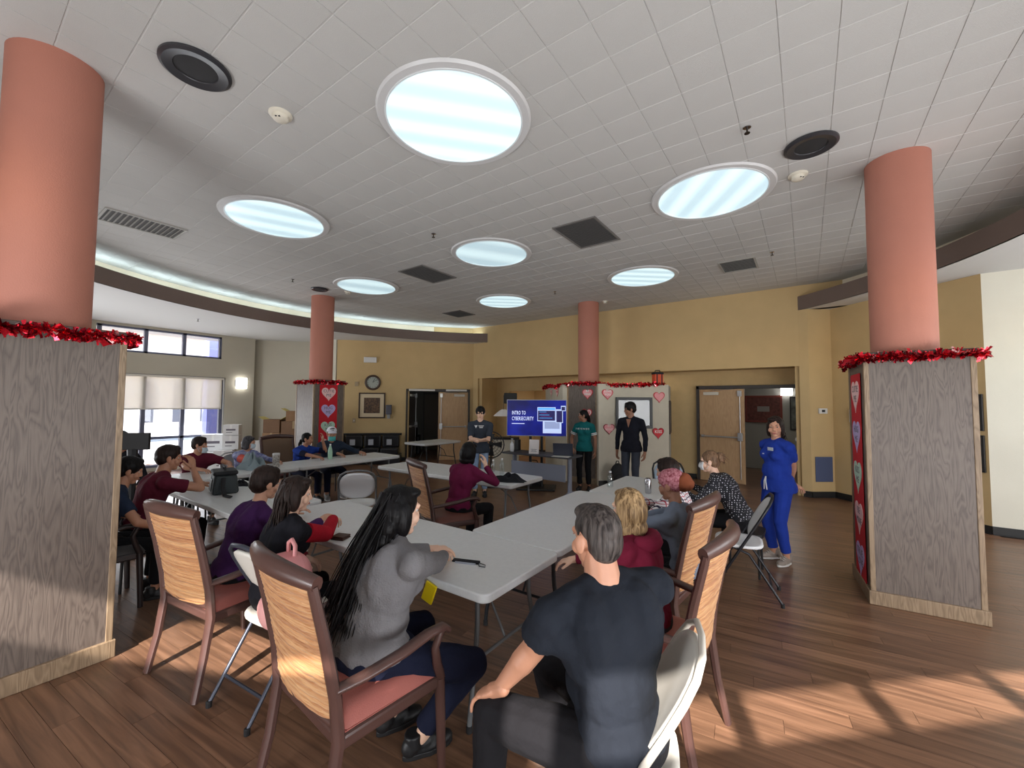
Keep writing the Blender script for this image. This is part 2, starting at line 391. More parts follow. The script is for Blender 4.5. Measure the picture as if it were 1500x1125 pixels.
# ceilings -----------------------------------------------------------
def arc_pts(R, a0, a1, n): return [(CX + R * math.cos(a0 + (a1 - a0) * i / n), CY + R * math.sin(a0 + (a1 - a0) * i / n)) for i in range(n + 1)]
dyw = 9.60 - CY
a_out = math.asin(dyw / R_OUT)
mb = MB(); mb.prism(arc_pts(R_OUT, -PI - a_out, a_out, 96), HC + 0.006, HC + 0.06)
ceiling = struct(mb.build('ceiling', M_tilegap))
TS = 0.3048
skylights = [(-2.27, 2.37), (-5.36, 2.42), (-0.80, 4.83), (-3.87, 4.87), (-2.35, 7.30), (-6.99, 4.88), (-5.47, 7.34)]
tiles = []
for i in range(-26, 27):
    for j in range(-26, 27):
        x = -0.09 + i * TS - 3.05; y = 1.585 + j * TS + 3.05
        x0, y0 = x, y
        cs = [(x0, y0), (x0 + TS, y0), (x0, y0 + TS), (x0 + TS, y0 + TS)]
        if any(math.hypot(c[0] - CX, c[1] - CY) > R_OUT - 0.02 or c[1] > 9.54 for c in cs): continue
        mx, my = x0 + TS / 2, y0 + TS / 2
        if any(all(math.hypot(c[0] - k[0], c[1] - k[1]) < 0.55 for c in cs) for k in skylights): continue
        d = -math.sin(YAW) * mx + math.cos(YAW) * my; sd = math.cos(YAW) * mx + math.sin(YAW) * my
        vis = d > 1.6 and abs(sd) < 1.3 * d
        tiles.append(((0 if vis else 100) + math.hypot(mx, my), x0, y0))
tiles.sort()
g = 0.0016
tile_mb = MB()
h_ = TS / 2 - g
tile_mb.add([(-h_, -h_, 0.006), (h_, -h_, 0.006), (h_, h_, 0.006), (-h_, h_, 0.006), (-h_ + .0018, -h_ + .0045, 0), (h_ - .0018, -h_ + .0045, 0), (h_ - .0018, h_ - .0045, 0), (-h_ + .0018, h_ - .0045, 0)],
            [(4, 7, 6, 5), (0, 4, 5, 1), (1, 5, 6, 2), (2, 6, 7, 3), (3, 7, 4, 0)])
t0 = tile_mb.build('ceiling_tile', M_tile, ceiling); tile_me = t0.data
rest = MB()
for i, (d, x0, y0) in enumerate(tiles):
    c = (x0 + TS / 2, y0 + TS / 2, HC)
    if i == 0: t0.location = c
    elif i < 300:
        o = bpy.data.objects.new('ceiling_tile', tile_me); COL.objects.link(o); o.parent = ceiling; o.location = c
        o.location.z -= random.random() * 0.0012
    else:
        rest.T = Matrix.Translation((c[0], c[1], c[2] - random.random() * 0.0012)); rest.add(tile_mb.v, tile_mb.f)
rest.T = Matrix.Identity(4)
tag(rest.build('ceiling_tiles_beyond', M_tile, ceiling), kind='stuff')
# rim strip of the ceiling between the last whole tiles and the cove wall
mb = MB(); mb.prism(arc_pts(R_OUT, -PI - a_out, a_out, 96), HC + 0.0035, HC + 0.0058); struct(mb.build('ceiling_rim', M_tile))

def ring_wall(name, R, z0, z1, m, thick, a0, a1, n=96):
    mb = MB()
    def ring(Rr): return arc_pts(Rr, a0, a1, n)
    A, B = ring(R), ring(R + thick); vs = []; fs = []
    for i in range(n + 1): vs += [(*A[i], z0), (*B[i], z0), (*B[i], z1), (*A[i], z1)]
    for i in range(n):
        k = 4 * i; q = k + 4
        fs += [(k, q, q + 1, k + 1), (k + 1, q + 1, q + 2, k + 2), (k + 2, q + 2, q + 3, k + 3), (k + 3, q + 3, q, k)]
    fs += [(0, 1, 2, 3), (4 * n, 4 * n + 3, 4 * n + 2, 4 * n + 1)]
    mb.add(vs, fs); return struct(mb.build(name, m, smooth=30))
a_in = math.asin((9.55 - CY) / R_IN)
ring_wall('trim_2', R_IN, LC, 3.78, M_fascia, 0.03, -PI - a_in, a_in)
ring_wall('trim_3', R_IN + 0.03, LC + 0.16, LC + 0.20, M_cream, R_OUT - R_IN, -PI - a_in, a_in)
ring_wall('wall_cove', R_OUT - 0.02, LC + 0.16, HC + 0.05, mat('cove_paint', S(236, 224, 202), 0.8), 0.05, -PI - a_out, a_out)
# lower ceiling: ring plate from the fascia out past the walls, in one mesh
mb = MB(); n = 96; A = arc_pts(R_IN + 0.001, -PI - a_in, a_in, n); vs = []; fs = []
B = []
EAVE = [(5.75, 1.0), (5.75, 13.2), (-14.5, 13.2), (-14.5, 2.0), (-8.4, wA[1] - .25), (wA[0] - .02, wA[1] - .2), (wK[0] + .05, wK[1] - .2), (5.75, wpt((5.75 - WB[0]) / WD[0])[1] - 0.1)]
EAVE = [EAVE[-1]] + EAVE[1:-1]
for (x, y) in A:
    d = Vector((x - CX, y - CY)).normalized(); k = 30.0
    for p, q in zip(EAVE, EAVE[1:] + EAVE[:1]):
        ex, ey = q[0] - p[0], q[1] - p[1]; den = d.x * ey - d.y * ex
        if abs(den) < 1e-9: continue
        t = ((p[0] - CX) * ey - (p[1] - CY) * ex) / den; u = ((p[0] - CX) * d.y - (p[1] - CY) * d.x) / den
        if t > 0 and -1e-6 <= u <= 1 + 1e-6: k = min(k, t)
    B.append((CX + d.x * k, CY + d.y * k))
for i in range(n + 1): vs += [(*A[i], LC), (*B[i], LC), (*B[i], LC + .02), (*A[i], LC + .02)]
for i in range(n):
    k = 4 * i; q = k + 4; fs += [(k, k + 1, q + 1, q), (k + 3, q + 3, q + 2, k + 2), (k, q, q + 3, k + 3), (k + 1, k + 2, q + 2, q + 1)]
fs += [(0, 3, 2, 1), (4 * n, 4 * n + 1, 4 * n + 2, 4 * n + 3)]
mb.add(vs, fs)
struct(mb.build('ceiling_lower', M_white))

# recess behind the back wall ---------------------------------------
M_recess = mat('recess_yellow_paint', S(200, 172, 124), 0.75, var=0.04, bump=0.2, bscale=160)
wall('wall_recess_side_left', (-8.06, 9.60), (-8.06, 10.35), 0, 2.47, M_recess, 0.12)
# far wall of the recess: opening on the left (dark passage) and the door opening on the right
RB = 10.33
wall('wall_recess_back', (-0.0, RB), (-8.06, RB), 0, 2.55, M_recess, 0.12, [(0.10, 2.02, 0, 2.13), (4.9, 7.45, 0, 2.08)])
wall('wall_recess_side_right', (-0.07, 10.35), (-0.07, 9.60), 0, 2.47, M_recess, 0.1)
mb = MB(); mb.b2((-8.1, 9.56, 2.47), (0.02, 10.4, 2.52)); struct(mb.build('ceiling_recess', M_recess))
wall('wall_passage_back', (-3.0, 12.0), (-8.6, 12.0), 0, 2.6, mat('passage_paint', S(206, 180, 136), 0.8), 0.1)
wall('wall_passage_left', (-7.6, 12.0), (-7.6, 10.45), 0, 2.6, MATS['passage_paint'], 0.1)
wall('wall_passage_right', (-4.1, 10.45), (-4.1, 12.0), 0, 2.6, MATS['passage_paint'], 0.1)
mb = MB(); mb.b2((-8.6, 10.4, 2.55), (-3.0, 12.05, 2.6)); struct(mb.build('ceiling_passage', MATS['passage_paint']))
# dim room behind the right-hand doors
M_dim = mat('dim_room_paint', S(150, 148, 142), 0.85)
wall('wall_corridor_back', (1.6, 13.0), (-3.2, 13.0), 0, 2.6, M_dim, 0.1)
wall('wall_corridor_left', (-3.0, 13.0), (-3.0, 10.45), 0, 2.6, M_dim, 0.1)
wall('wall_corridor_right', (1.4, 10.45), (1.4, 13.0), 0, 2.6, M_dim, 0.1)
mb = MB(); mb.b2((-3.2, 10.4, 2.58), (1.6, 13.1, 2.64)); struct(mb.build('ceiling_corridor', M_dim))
# dim room behind the left-hand doors
dl = Vector((-0.7071, 0.7071)); tl = Vector((0.7071, 0.7071)); q0 = Vector((-9.65, 8.18))
def lw(s, off, z=None):
    p = q0 + tl * s + dl * off
    return (p.x, p.y) if z is None else (p.x, p.y, z)
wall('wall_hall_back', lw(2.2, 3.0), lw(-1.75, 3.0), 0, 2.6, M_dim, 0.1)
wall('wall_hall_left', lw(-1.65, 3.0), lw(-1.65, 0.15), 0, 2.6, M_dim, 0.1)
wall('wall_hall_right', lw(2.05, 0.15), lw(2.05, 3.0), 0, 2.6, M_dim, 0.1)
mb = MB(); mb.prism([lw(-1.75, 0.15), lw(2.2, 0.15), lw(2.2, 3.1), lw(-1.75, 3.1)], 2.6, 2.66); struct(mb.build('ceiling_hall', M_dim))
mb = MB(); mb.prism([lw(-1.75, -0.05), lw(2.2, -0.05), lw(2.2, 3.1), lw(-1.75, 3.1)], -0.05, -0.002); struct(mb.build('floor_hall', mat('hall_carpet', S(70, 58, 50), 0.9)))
baseboard('baseboard_right', (5.6, 8.27), (1.98, 8.27)); baseboard('baseboard_back_right', (1.98, 8.27), (0.40, 9.80))
baseboard('baseboard_pier', (0.40, 9.80), (0.05, 9.53)); baseboard('baseboard_back_left', (-8.20, 9.63), (-11.05, 6.78), gaps=[(0.10, 2.06)])
baseboard('baseboard_jamb', (0.05, 9.53), (-0.08, 9.55))
baseboard('baseboard_passage', (-3.0, 12.0), (-7.6, 12.0), 0.15)
baseboard('baseboard_recess', (-2.1, RB), (-4.8, RB)); baseboard('baseboard_far_left', (-11.5, 7.15), (-13.3, 5.45))

# left window: frames, panes, shade; the bright court beyond ----------
M_alu = mat('blue_grey_window_frame', S(92, 96, 116), 0.4, metal=0.2)
M_pane = glassmat('window_glass')
def window_left():
    ys = [4.62, 3.74, 2.96, 2.10]
    top = MB(); 
    for y in [4.55, 3.74, 2.98, 2.16]: top.b2((-13.12, y - 0.035, 2.86), (-13.02, y + 0.035, 3.46))
    for z in (2.88, 3.44): top.b2((-13.12, 2.1, z - 0.025), (-13.02, 4.6, z + 0.025))
    w1 = struct(top.build('window_1', M_alu))
    for a, b in ((4.515, 3.775), (3.705, 3.015), (2.945, 2.195)):
        MB().b2((-13.075, b, 2.905), (-13.069, a, 3.415)).build('pane', M_pane, w1)
    low = MB()
    for y in (4.60, 3.76, 2.98, 2.14): low.b2((-13.12, y - 0.04, 0.08), (-13.02, y + 0.04, 2.36))
    for z in (0.11, 0.80, 2.33): low.b2((-13.12, 2.1, z - 0.03), (-13.02, 4.64, z + 0.03))
    w2 = struct(low.build('window_2', M_alu))
    for a, b in ((4.56, 3.80), (3.72, 3.02), (2.94, 2.18)):
        MB().b2((-13.075, b, 0.83), (-13.069, a, 2.30)).build('pane', M_pane, w2)
        MB().b2((-13.075, b, 0.14), (-13.069, a, 0.77)).build('pane', M_pane, w2)
window_left()
def shade_mat():
    m = bpy.data.materials.new('mesh_shade_fabric'); m.use_nodes = True; nt = m.node_tree; N = nt.nodes; L = nt.links
    N.remove(N['Principled BSDF']); o = N['Material Output']
    d = N.new('ShaderNodeBsdfDiffuse'); d.inputs[0].default_value = (*S(222, 214, 200), 1)
    tl_ = N.new('ShaderNodeBsdfTranslucent'); tl_.inputs[0].default_value = (*S(244, 236, 222), 1)
    tr = N.new('ShaderNodeBsdfTransparent'); tr.inputs[0].default_value = (.9, .88, .84, 1)
    m1 = N.new('ShaderNodeMixShader'); m1.inputs[0].default_value = 0.75; L.new(d.outputs[0], m1.inputs[1]); L.new(tl_.outputs[0], m1.inputs[2])
    m2 = N.new('ShaderNodeMixShader'); m2.inputs[0].default_value = 0.30; L.new(m1.outputs[0], m2.inputs[1]); L.new(tr.outputs[0], m2.inputs[2])
    L.new(m2.outputs[0], o.inputs['Surface']); return m
M_shade = shade_mat()
sh = thing('roller_shade', 'translucent beige roller shade half lowered over the left window', 'blind', (-12.99, 3.42, 1.50))
MB().b2((0, -0.85, 0.02), (0.004, 1.18, 0.80)).build('fabric', M_shade, sh)
MB().b2((-0.008, -0.85, 0), (0.012, 1.18, 0.03)).build('hem_bar', mat('shade_bar', S(205, 200, 190), 0.5), sh)
MB().tube([(0, -0.87, 0.82), (0, 1.2, 0.82)], 0.03, 12).build('roller', MATS['shade_bar'], sh)
M_stucco = mat('bright_stucco', S(240, 238, 236), 0.9, bump=0.2)
fac = MB(); fac.b2((-24.2, -8, 0), (-24, 22, 4.8)); 
fo = tag(fac.build('court_building', M_stucco), 'pale stucco building across the court seen through the left window', 'building')
arch = MB()
def arch_poly(w, h): return [(-w / 2, 0), (w / 2, 0)] + [(w / 2 * math.cos(a), h + w / 2 * math.sin(a)) for a in [PI * k / 8 for k in range(9)]]
for i in range(22):
    yv = -3 + i * 1.08
    m1 = MB(); MX = Matrix.Translation((-23.98, yv, 0.75)) @ Matrix(((0, 0, 1, 0), (1, 0, 0, 0), (0, 1, 0, 0), (0, 0, 0, 1)))
    m1.prism(arch_poly(0.38, 1.65), 0, 0.06, MX); m1.build('arched_window', mat('arched_glass', S(96, 100, 112), 0.3), fo)
rf = MB(); rf.b2((-24.8, -8, 4.8), (-23.3, 22, 5.0)); rf.build('roof_edge', mat('terracotta', S(190, 96, 74), 0.8), fo)
gr = MB(); gr.b2((-60, -60, -0.25), (60, 60, -0.13)); struct(gr.build('ground_outside', mat('pale_concrete', S(205, 200, 190), 0.9, var=0.05)))
pc = MB(); pc.b2((-15.6, 5.0, -0.12), (-15.2, 5.5, 5)); tag(pc.build('court_pillar', mat('lavender_paint', S(140, 146, 220), 0.8)), 'lavender painted pillar outside the high left window', 'pillar')
light('passage_fill', 'AREA', (-5.8, 11.2, 2.5), (0, 0, -1), 14, (1, .9, .75), 1.2, .6)  # added fill light that brightens the passage, not a real fixture
light('corridor_lamp', 'AREA', (-.6, 11.8, 2.5), (0, 0, -1), 5, (1, .95, .88), .8, .4)
light('recess_fill', 'AREA', (-4.0, 9.95, 2.44), (0, 0, -1), 5, (1, .93, .82), 3.0, .3)  # unseen fill light, added to lighten the recess
# ------------------------------------------------------------------ columns with wooden bases
M_terra = mat('terracotta_column_paint', S(182, 120, 102), 0.7, var=0.04, vscale=3, bump=0.2, bscale=140)
M_oak = wood('weathered_oak_panel', S(88, 77, 70), S(106, 94, 86), S(115, 103, 94), 0.5, 2.2)
M_oaktrim = wood('pale_oak_trim', S(122, 102, 80), S(142, 120, 95), S(156, 134, 108), 0.5, 1.9)
M_oakdark = mat('dark_stained_wood', S(70, 50, 42), 0.45, var=0.15, vscale=6)
M_capwood = mat('dark_cap_wood', S(84, 66, 58), 0.5, var=0.1)
def foil(name, c): return mat(name, c, 0.22, metal=0.85)
M_foil = foil('red_foil', S(226, 44, 60)); M_foil2 = foil('dark_red_foil', S(150, 14, 34)); M_foil_glint = foil('glint_foil', S(255, 190, 190))  # the palest flakes carry the tinsel's highlights as colour
M_tape = mat('white_tape', S(235, 232, 228), 0.6)
def garland(label, pts, seed, R=0.042, dens=440, group='red tinsel garlands'):
    rr = random.Random(seed); P = [Vector(p) for p in pts]; mb = MB(); o0 = P[0].copy()
    segs = [(a, b, (b - a).length) for a, b in zip(P, P[1:])]
    mb.mi = 1; mb.tube([p - o0 for p in P], 0.006, 5); mb.mi = 0
    for a, b, l in segs:
        for _ in range(int(l * dens)):
            t = rr.random(); c = a.lerp(b, t) - o0; c.z -= 0.012 * abs(math.sin(t * l * 9 + seed))
            d = Vector((rr.gauss(0, 1), rr.gauss(0, 1), rr.gauss(0, 1))).normalized()
            s = R * (0.5 + 0.8 * rr.random()); w = 0.006 + 0.011 * rr.random() ** 2
            if rr.random() < 0.07: w = 0.022; s *= 1.15
            e = d.orthogonal().normalized() * w; q = c + d * s; tw = d.cross(e) * 0.7
            mb.mi = 0 if rr.random() < 0.62 else (1 if rr.random() < .8 else 2)
            mb.add([c - e * .5, c + e * .5, q + e + tw, q - e + tw], [(0, 1, 2, 3)])
    return tag(mb.build('tinsel_garland', [M_foil, M_foil2, M_foil_glint], loc=o0), label, 'garland', group)
def column(center, hw, rot, label, top=2.17, caph=0.03):
    """square oak base (half width hw) with a round painted shaft above"""
    t = thing('column', label, 'column', (center[0], center[1], 0), rot)
    mb = MB(); mb.lathe([(0.232, top), (0.232, HC)], n=40, cap=False); mb.build('shaft', M_terra, t, smooth=60)
    for k in range(4):
        mb = MB(); mb.T = Matrix.Rotation(k * PI / 2, 4, 'Z'); mb.b2((-hw + .025, -hw, 0.1), (hw - .025, -hw + 0.018, top - caph))
        mb.build('base_panel', M_oak, t)
        mb = MB(); mb.T = Matrix.Rotation(k * PI / 2, 4, 'Z'); mb.b2((hw - .03, -hw - .006, 0.1), (hw + .006, -hw + .03, top - caph)); mb.build('corner_trim', M_oaktrim, t, bevel=.004)
        mb = MB(); mb.T = Matrix.Rotation(k * PI / 2, 4, 'Z'); mb.b2((-hw - .02, -hw - .02, 0.001), (hw, -hw + .005, 0.115)); mb.build('skirting', M_oaktrim, t, bevel=.005)
    mb = MB(); mb.b2((-hw - .02, -hw - .02, top - caph), (hw + .02, hw + .02, top)); mb.build('cap', M_capwood, t, bevel=.006)
    return t
COLS = {}
for key, c, hw, rot, label in (
    ('S', (-4.14, 0.41), 0.345, 0.03, 'terracotta round column on a grey oak base, largest and nearest at the left edge'),
    ('E', (0.735, 5.15), 0.345, math.radians(5), 'terracotta round column on an oak base, standing alone at the right beside the nurse'),
    ('W', (-8.55, 4.88), 0.345, 0.0, 'terracotta round column at the far left with a red candy heart banner on its base'),
    ('N', (-4.0, 8.60), 0.345, 0.0, 'terracotta round column at the centre back between the two white partition panels')):
    COLS[key] = column(c, hw, rot, label)
def ring_garland(c, hw, rot, label, seed, sides, z=2.13, **k):
    q = [(-hw, -hw), (hw, -hw), (hw, hw), (-hw, hw)]; cr, sr = math.cos(rot), math.sin(rot); pts = []
    for i in sides: x, y = q[i % 4]; pts.append((c[0] + cr * x - sr * y, c[1] + sr * x + cr * y, z))
    return garland(label, pts, seed, **k)
ring_garland((-4.14, 0.41), 0.385, 0.03, 'red tinsel garland round the nearest column base at the left edge', 3, [0, 1, 2, 3], dens=680, R=0.046)
ring_garland((0.735, 5.15), 0.385, math.radians(5), 'red tinsel garland round the column base beside the nurse', 5, [2, 1, 0, 3], dens=680, R=0.05)
ring_garland((-8.55, 4.88), 0.375, 0.0, 'red tinsel garland round the far left column base with the heart banner', 8, [0, 1, 2], dens=500)
# white partition wings in a V behind the centre column
M_part = mat('cream_partition', S(206, 198, 180), 0.75, var=0.03, bump=0.15, bscale=160)
wall('wall_partition_right', (-2.43, 9.26), (-3.56, 8.13), 0, 2.13, M_part, 0.10)
wall('wall_partition_left', (-4.42, 8.16), (-5.52, 9.26), 0, 2.13, M_part, 0.10)
wall('wall_partition_end', (-2.66, 10.3), (-2.44, 9.25), 0, 2.13, mat('grey_partition', S(176, 176, 170), 0.75), 0.08)
baseboard('baseboard_partition_right', (-2.43, 9.26), (-3.56, 8.13)); baseboard('baseboard_partition_left', (-4.42, 8.16), (-5.52, 9.26))
garland('red tinsel garland along the top of the white partition, centre back', [(-5.56, 9.20, 2.11), (-5.1, 8.76, 2.15), (-4.75, 8.42, 2.10), (-4.38, 8.20, 2.15), (-4.0, 8.18, 2.16), (-3.6, 8.18, 2.15), (-3.3, 8.34, 2.11), (-2.9, 8.74, 2.12), (-2.47, 9.17, 2.16)], 11, dens=420, R=0.05)

# candy hearts ------------------------------------------------------
def heart_poly(w, n=28):
    out = []
    for i in range(n):
        t = 2 * PI * i / n
        x = 16 * math.sin(t) ** 3; y = 13 * math.cos(t) - 5 * math.cos(2 * t) - 2 * math.cos(3 * t) - math.cos(4 * t)
        out.append((-x * w / 34, y * w / 34))
    return out
M_hred = mat('red_card', S(206, 40, 52), 0.6); M_hpink = mat('pink_card', S(238, 160, 164), 0.6, var=0.06, vscale=30)
M_hpale = mat('pale_pink_card', S(246, 206, 204), 0.6); M_hlil = mat('lilac_card', S(196, 180, 226), 0.6); M_hmint = mat('mint_card', S(196, 226, 206), 0.6)
M_hwhite = mat('white_card', S(244, 238, 234), 0.6); M_hdark = mat('dark_red_print', S(150, 24, 44), 0.6); M_grey_print = mat('grey_print', S(96, 90, 100), 0.6)
def on_face(c, nrm, right):      # matrix with local x = right on the face, y = up, z = out of the face
    n = Vector(nrm).normalized(); r = Vector(right).normalized(); u = Vector((0, 0, 1))
    return Matrix(((r.x, u.x, n.x, c[0]), (r.y, u.y, n.y, c[1]), (r.z, u.z, n.z, c[2]), (0, 0, 0, 1)))
def heart(label, c, nrm, right, w, outer, inner, words, mt, group='candy heart cut-outs', parent=None, size=None):
    if parent is None:
        t = thing('paper_heart', label, 'heart decoration', (0, 0, 0), 0, group); t.matrix_world = on_face(c, nrm, right)
    else: t = parent
    mb = MB(); mb.prism(heart_poly(w), 0, 0.005); o = mb.build('border', outer, t)
    mb = MB(); mb.T = Matrix.Translation((0, 0.0, 0)); mb.prism(heart_poly(w * 0.86), 0.004, 0.008); i_ = mb.build('face', inner, t)
    lines = words.split('\n')
    for k, ln in enumerate(lines):
        if ln: text('lettering', ln, size or w * 0.24, mt, t, (0, w * 0.06 + (len(lines) - 1) * w * .13 - k * w * 0.26, 0.0085), (0, 0, 0), 0.0006, bold=0.002)
    return t
rw_n = (0.7071, -0.7071, 0); rw_r = (0.7071, 0.7071, 0)        # right wing: outward normal, rightwards
lw_n = (-0.7071, -0.7071, 0); lw_r = (0.7071, -0.7071, 0)
def rwp(s, z): return (-3.56 + 0.7071 * s + 0.006, 8.13 + 0.7071 * s - 0.006, z)
def lwp(s, z): return (-4.42 - 0.7071 * s - 0.006, 8.16 + 0.7071 * s - 0.006, z)
heart('pink candy heart with white words, upper left of the framed picture on the right partition', rwp(0.20, 1.92), rw_n, rw_r, 0.27, M_hred, M_hpink, 'LOVE\nYOU', M_hwhite)
heart('pink speckled heart below the framed picture edge, beside the column', rwp(0.23, 1.19), rw_n, rw_r, 0.27, M_hdark, M_hpink, 'BE\nMINE', M_hpale)
heart('pink heart with two small red hearts at the upper right of the partition', rwp(1.37, 1.87), rw_n, rw_r, 0.28, M_hred, M_hpink, '', M_hred)
heart('red candy heart reading KISS at the lower right of the partition', rwp(1.34, 1.10), rw_n, rw_r, 0.29, M_hdark, mat('bright_red_card', S(214, 44, 54), .6), 'KISS', M_hwhite, size=0.085)
heart('red rimmed heart high on the wooden column base behind the teal shirt girl', (-3.86, 8.249, 1.93), (0, -1, 0), (1, 0, 0), 0.27, M_hred, M_hpink, 'BE\nMINE', M_hwhite)
heart('pale heart low on the wooden base, half hidden by the girl in teal', (-3.88, 8.249, 1.50), (0, -1, 0), (1, 0, 0), 0.27, M_hred, M_hpale, 'HUG', M_hred)
heart('pale heart above the left half of the screen on the partition', lwp(0.95, 1.98), lw_n, lw_r, 0.2, M_hpink, M_hpale, 'XO', M_hred)
heart('red and white heart above the screen, nearer the centre column', lwp(0.42, 1.97), lw_n, lw_r, 0.22, M_hred, M_hpale, 'HUGS', M_hred)
def banner(label, c, nrm, right, w, h, hearts):
    t = thing('heart_banner', label, 'banner', (0, 0, 0), 0); t.matrix_world = on_face(c, nrm, right)
    mb = MB(); mb.b2((-w / 2, -h / 2, 0), (w / 2, h / 2, 0.003)); mb.build('sheet', mat('red_felt', S(202, 30, 44), 0.8), t)
    n = len(hearts)
    for k, (m_, wd) in enumerate(hearts):
        y = h / 2 - h / n * (k + .5)
        mb = MB(); mb.T = Matrix.Translation((0, y, 0)); mb.prism(heart_poly(w * 0.84), 0.003, 0.007); o = mb.build('heart', m_, t)
        for q, ln in enumerate(wd.split('\n')):
            text('lettering', ln, w * 0.21, M_grey_print, o, (0, y + w * .11 - q * w * .22, 0.0072), (0, 0, 0), .0005)
    return t
HB = [(M_hpale, 'CUTIE\nPIE'), (M_hlil, 'HUG\nME'), (M_hmint, 'KISS\nME'), (M_hpale, 'BE\nMINE'), (M_hlil, 'TRUE\nLOVE')]
banner('red banner of candy hearts on the far left column base', (-8.198, 4.86, 1.36), (1, 0, 0), (0, 1, 0), 0.40, 1.42, HB[:4])
_er = math.radians(5); _ec = (0.735 - 0.352 * math.cos(_er), 5.15 - 0.352 * math.sin(_er), 1.05)
banner('red banner of candy hearts seen edge on, on the side of the right column base', _ec, (-math.cos(_er), -math.sin(_er), 0), (math.sin(_er), -math.cos(_er), 0), 0.42, 1.9, HB)

# ------------------------------------------------------------------ ceiling fixtures
def disc_mat(k, bright, freq, dist):
    m = bpy.data.materials.new('lit_diffuser'); m.use_nodes = True; nt = m.node_tree; N = nt.nodes; L = nt.links
    b = N['Principled BSDF']; b.inputs['Base Color'].default_value = (0.5, 0.55, 0.58, 1); b.inputs['Roughness'].default_value = 0.35
    tc = N.new('ShaderNodeTexCoord'); wv = N.new('ShaderNodeTexWave'); wv.inputs['Scale'].default_value = freq; wv.inputs['Distortion'].default_value = dist
    wv.inputs['Detail'].default_value = 0.5; wv.inputs['Detail Scale'].default_value = 0.6
    wv.inputs['Phase Offset'].default_value = k * 1.3
    L.new(tc.outputs['Object'], wv.inputs['Vector'])
    r = N.new('ShaderNodeValToRGB'); e = r.color_ramp.elements
    e[0].position = 0.1; e[0].color = (0.48 * bright, 0.68 * bright, 0.76 * bright, 1); e[1].position = 0.95; e[1].color = (0.74 * bright, 0.98 * bright, 1.03 * bright, 1)
    L.new(wv.outputs['Fac'], r.inputs[0]); L.new(r.outputs[0], b.inputs['Emission Color']); b.inputs['Emission Strength'].default_value = 1.0
    return m
SKL = ['largest round ceiling light, nearest the camera at the top centre', 'round ceiling light at the left, above the window side', 'round ceiling light at the right, nearest the right column', 'round ceiling light at the middle of the ceiling, between the two dark grilles',
       'round ceiling light at the right, in front of the back wall', 'round ceiling light at the far left, beside the far left column', 'farthest round ceiling light, in front of the back wall left of the centre column']
for k, ((x, y), lb, (rot, br, fr, ds)) in enumerate(zip(skylights, SKL, ((-.70, 1.06, 1.12, .7), (-.4, .90, .9, .8), (.62, .94, 1.1, .6), (-.5, .76, .5, 1.5), (-.85, .92, 1.2, .6), (-.4, .78, .5, 1.5), (-.85, .88, 1.1, .7)))):
    t = thing('ceiling_light', lb, 'ceiling light', (x, y, HC), rot, 'round ceiling lights')
    mb = MB(); mb.lathe([(0.545, -0.022), (0.60, -0.022), (0.615, -0.004), (0.60, 0.004), (0.545, 0.004), (0.545, -0.022)], n=64, cap=False); mb.build('rim', mat('light_rim', S(214, 214, 214), 0.4), t, smooth=40)
    mb = MB(); mb.lathe([(0.535, -0.026), (0.549, -0.026), (0.549, -0.012), (0.535, -0.012), (0.535, -0.026)], n=64, cap=False); mb.build('inner_ring', mat('light_inner_rim', S(240, 246, 248), 0.3), t, smooth=40)
    mb = MB(); mb.lathe([(0.540, -0.016), (0.540, -0.010)], n=64); mb.build('diffuser', disc_mat(k, br, fr, ds), t)
for k in range(10):      # tubes hidden in the cove of the left arc
    a = math.radians(122 + k * 10.2); R = 6.17
    light('cove_tube', 'AREA', (CX + R * math.cos(a), CY + R * math.sin(a), LC + 0.215), (-math.cos(a) * .15, -math.sin(a) * .15, 1), 2.6, (0.74, 0.92, 1.0), 0.95, 0.08).rotation_euler = (PI, 0, a + PI / 2)
M_grille = mat('dark_grille', S(122, 119, 116), 0.6); M_grillegap = mat('grille_backing', S(84, 82, 80), 0.8); M_vent = mat('grey_vent', S(168, 166, 160), 0.6)
def vent(label, x, y, w, h, m, nsl, rz=0):
    t = thing('ceiling_vent', label, 'vent', (x, y, HC), rz)
    MB().b2((-w / 2 + .02, -h / 2 + .02, -0.004), (w / 2 - .02, h / 2 - .02, 0.004)).build('backing', M_grillegap, t)
    f = MB(); 
    for a, b in (((-w / 2, -h / 2), (w / 2, -h / 2 + .025)), ((-w / 2, h / 2 - .025), (w / 2, h / 2)), ((-w / 2, -h / 2 + .025), (-w / 2 + .025, h / 2 - .025)), ((w / 2 - .025, -h / 2 + .025), (w / 2, h / 2 - .025))):
        f.b2((*a, -0.014), (*b, 0.004))
    f.build('frame', m, t)
    for k in range(nsl):
        yy = -h / 2 + .035 + (h - .07) * (k + .5) / nsl
        s = MB(); s.box((0, yy, -0.008), (w - .05, (h - .07) / nsl * .62, 0.002), R=Matrix.Rotation(0.5, 3, 'X')); s.build('slat', m, t)
vent('dark square ceiling grille right of the centre light', -2.35, 5.02, 0.60, 0.86, M_grille, 22)
vent('dark ceiling grille left of the centre light', -5.44, 5.04, 0.60, 0.84, M_grille, 22)
vent('pale ceiling vent at the upper left beside the nearest column', -6.95, 1.50, 0.52, 0.80, M_vent, 14)
vent('pale ceiling vent before the right end of the back wall', -0.86, 7.58, 0.52, 0.62, M_vent, 12)
vent('small grey ceiling vent before the far end of the back wall', -7.2, 7.75, 0.6, 0.6, M_grille, 14)
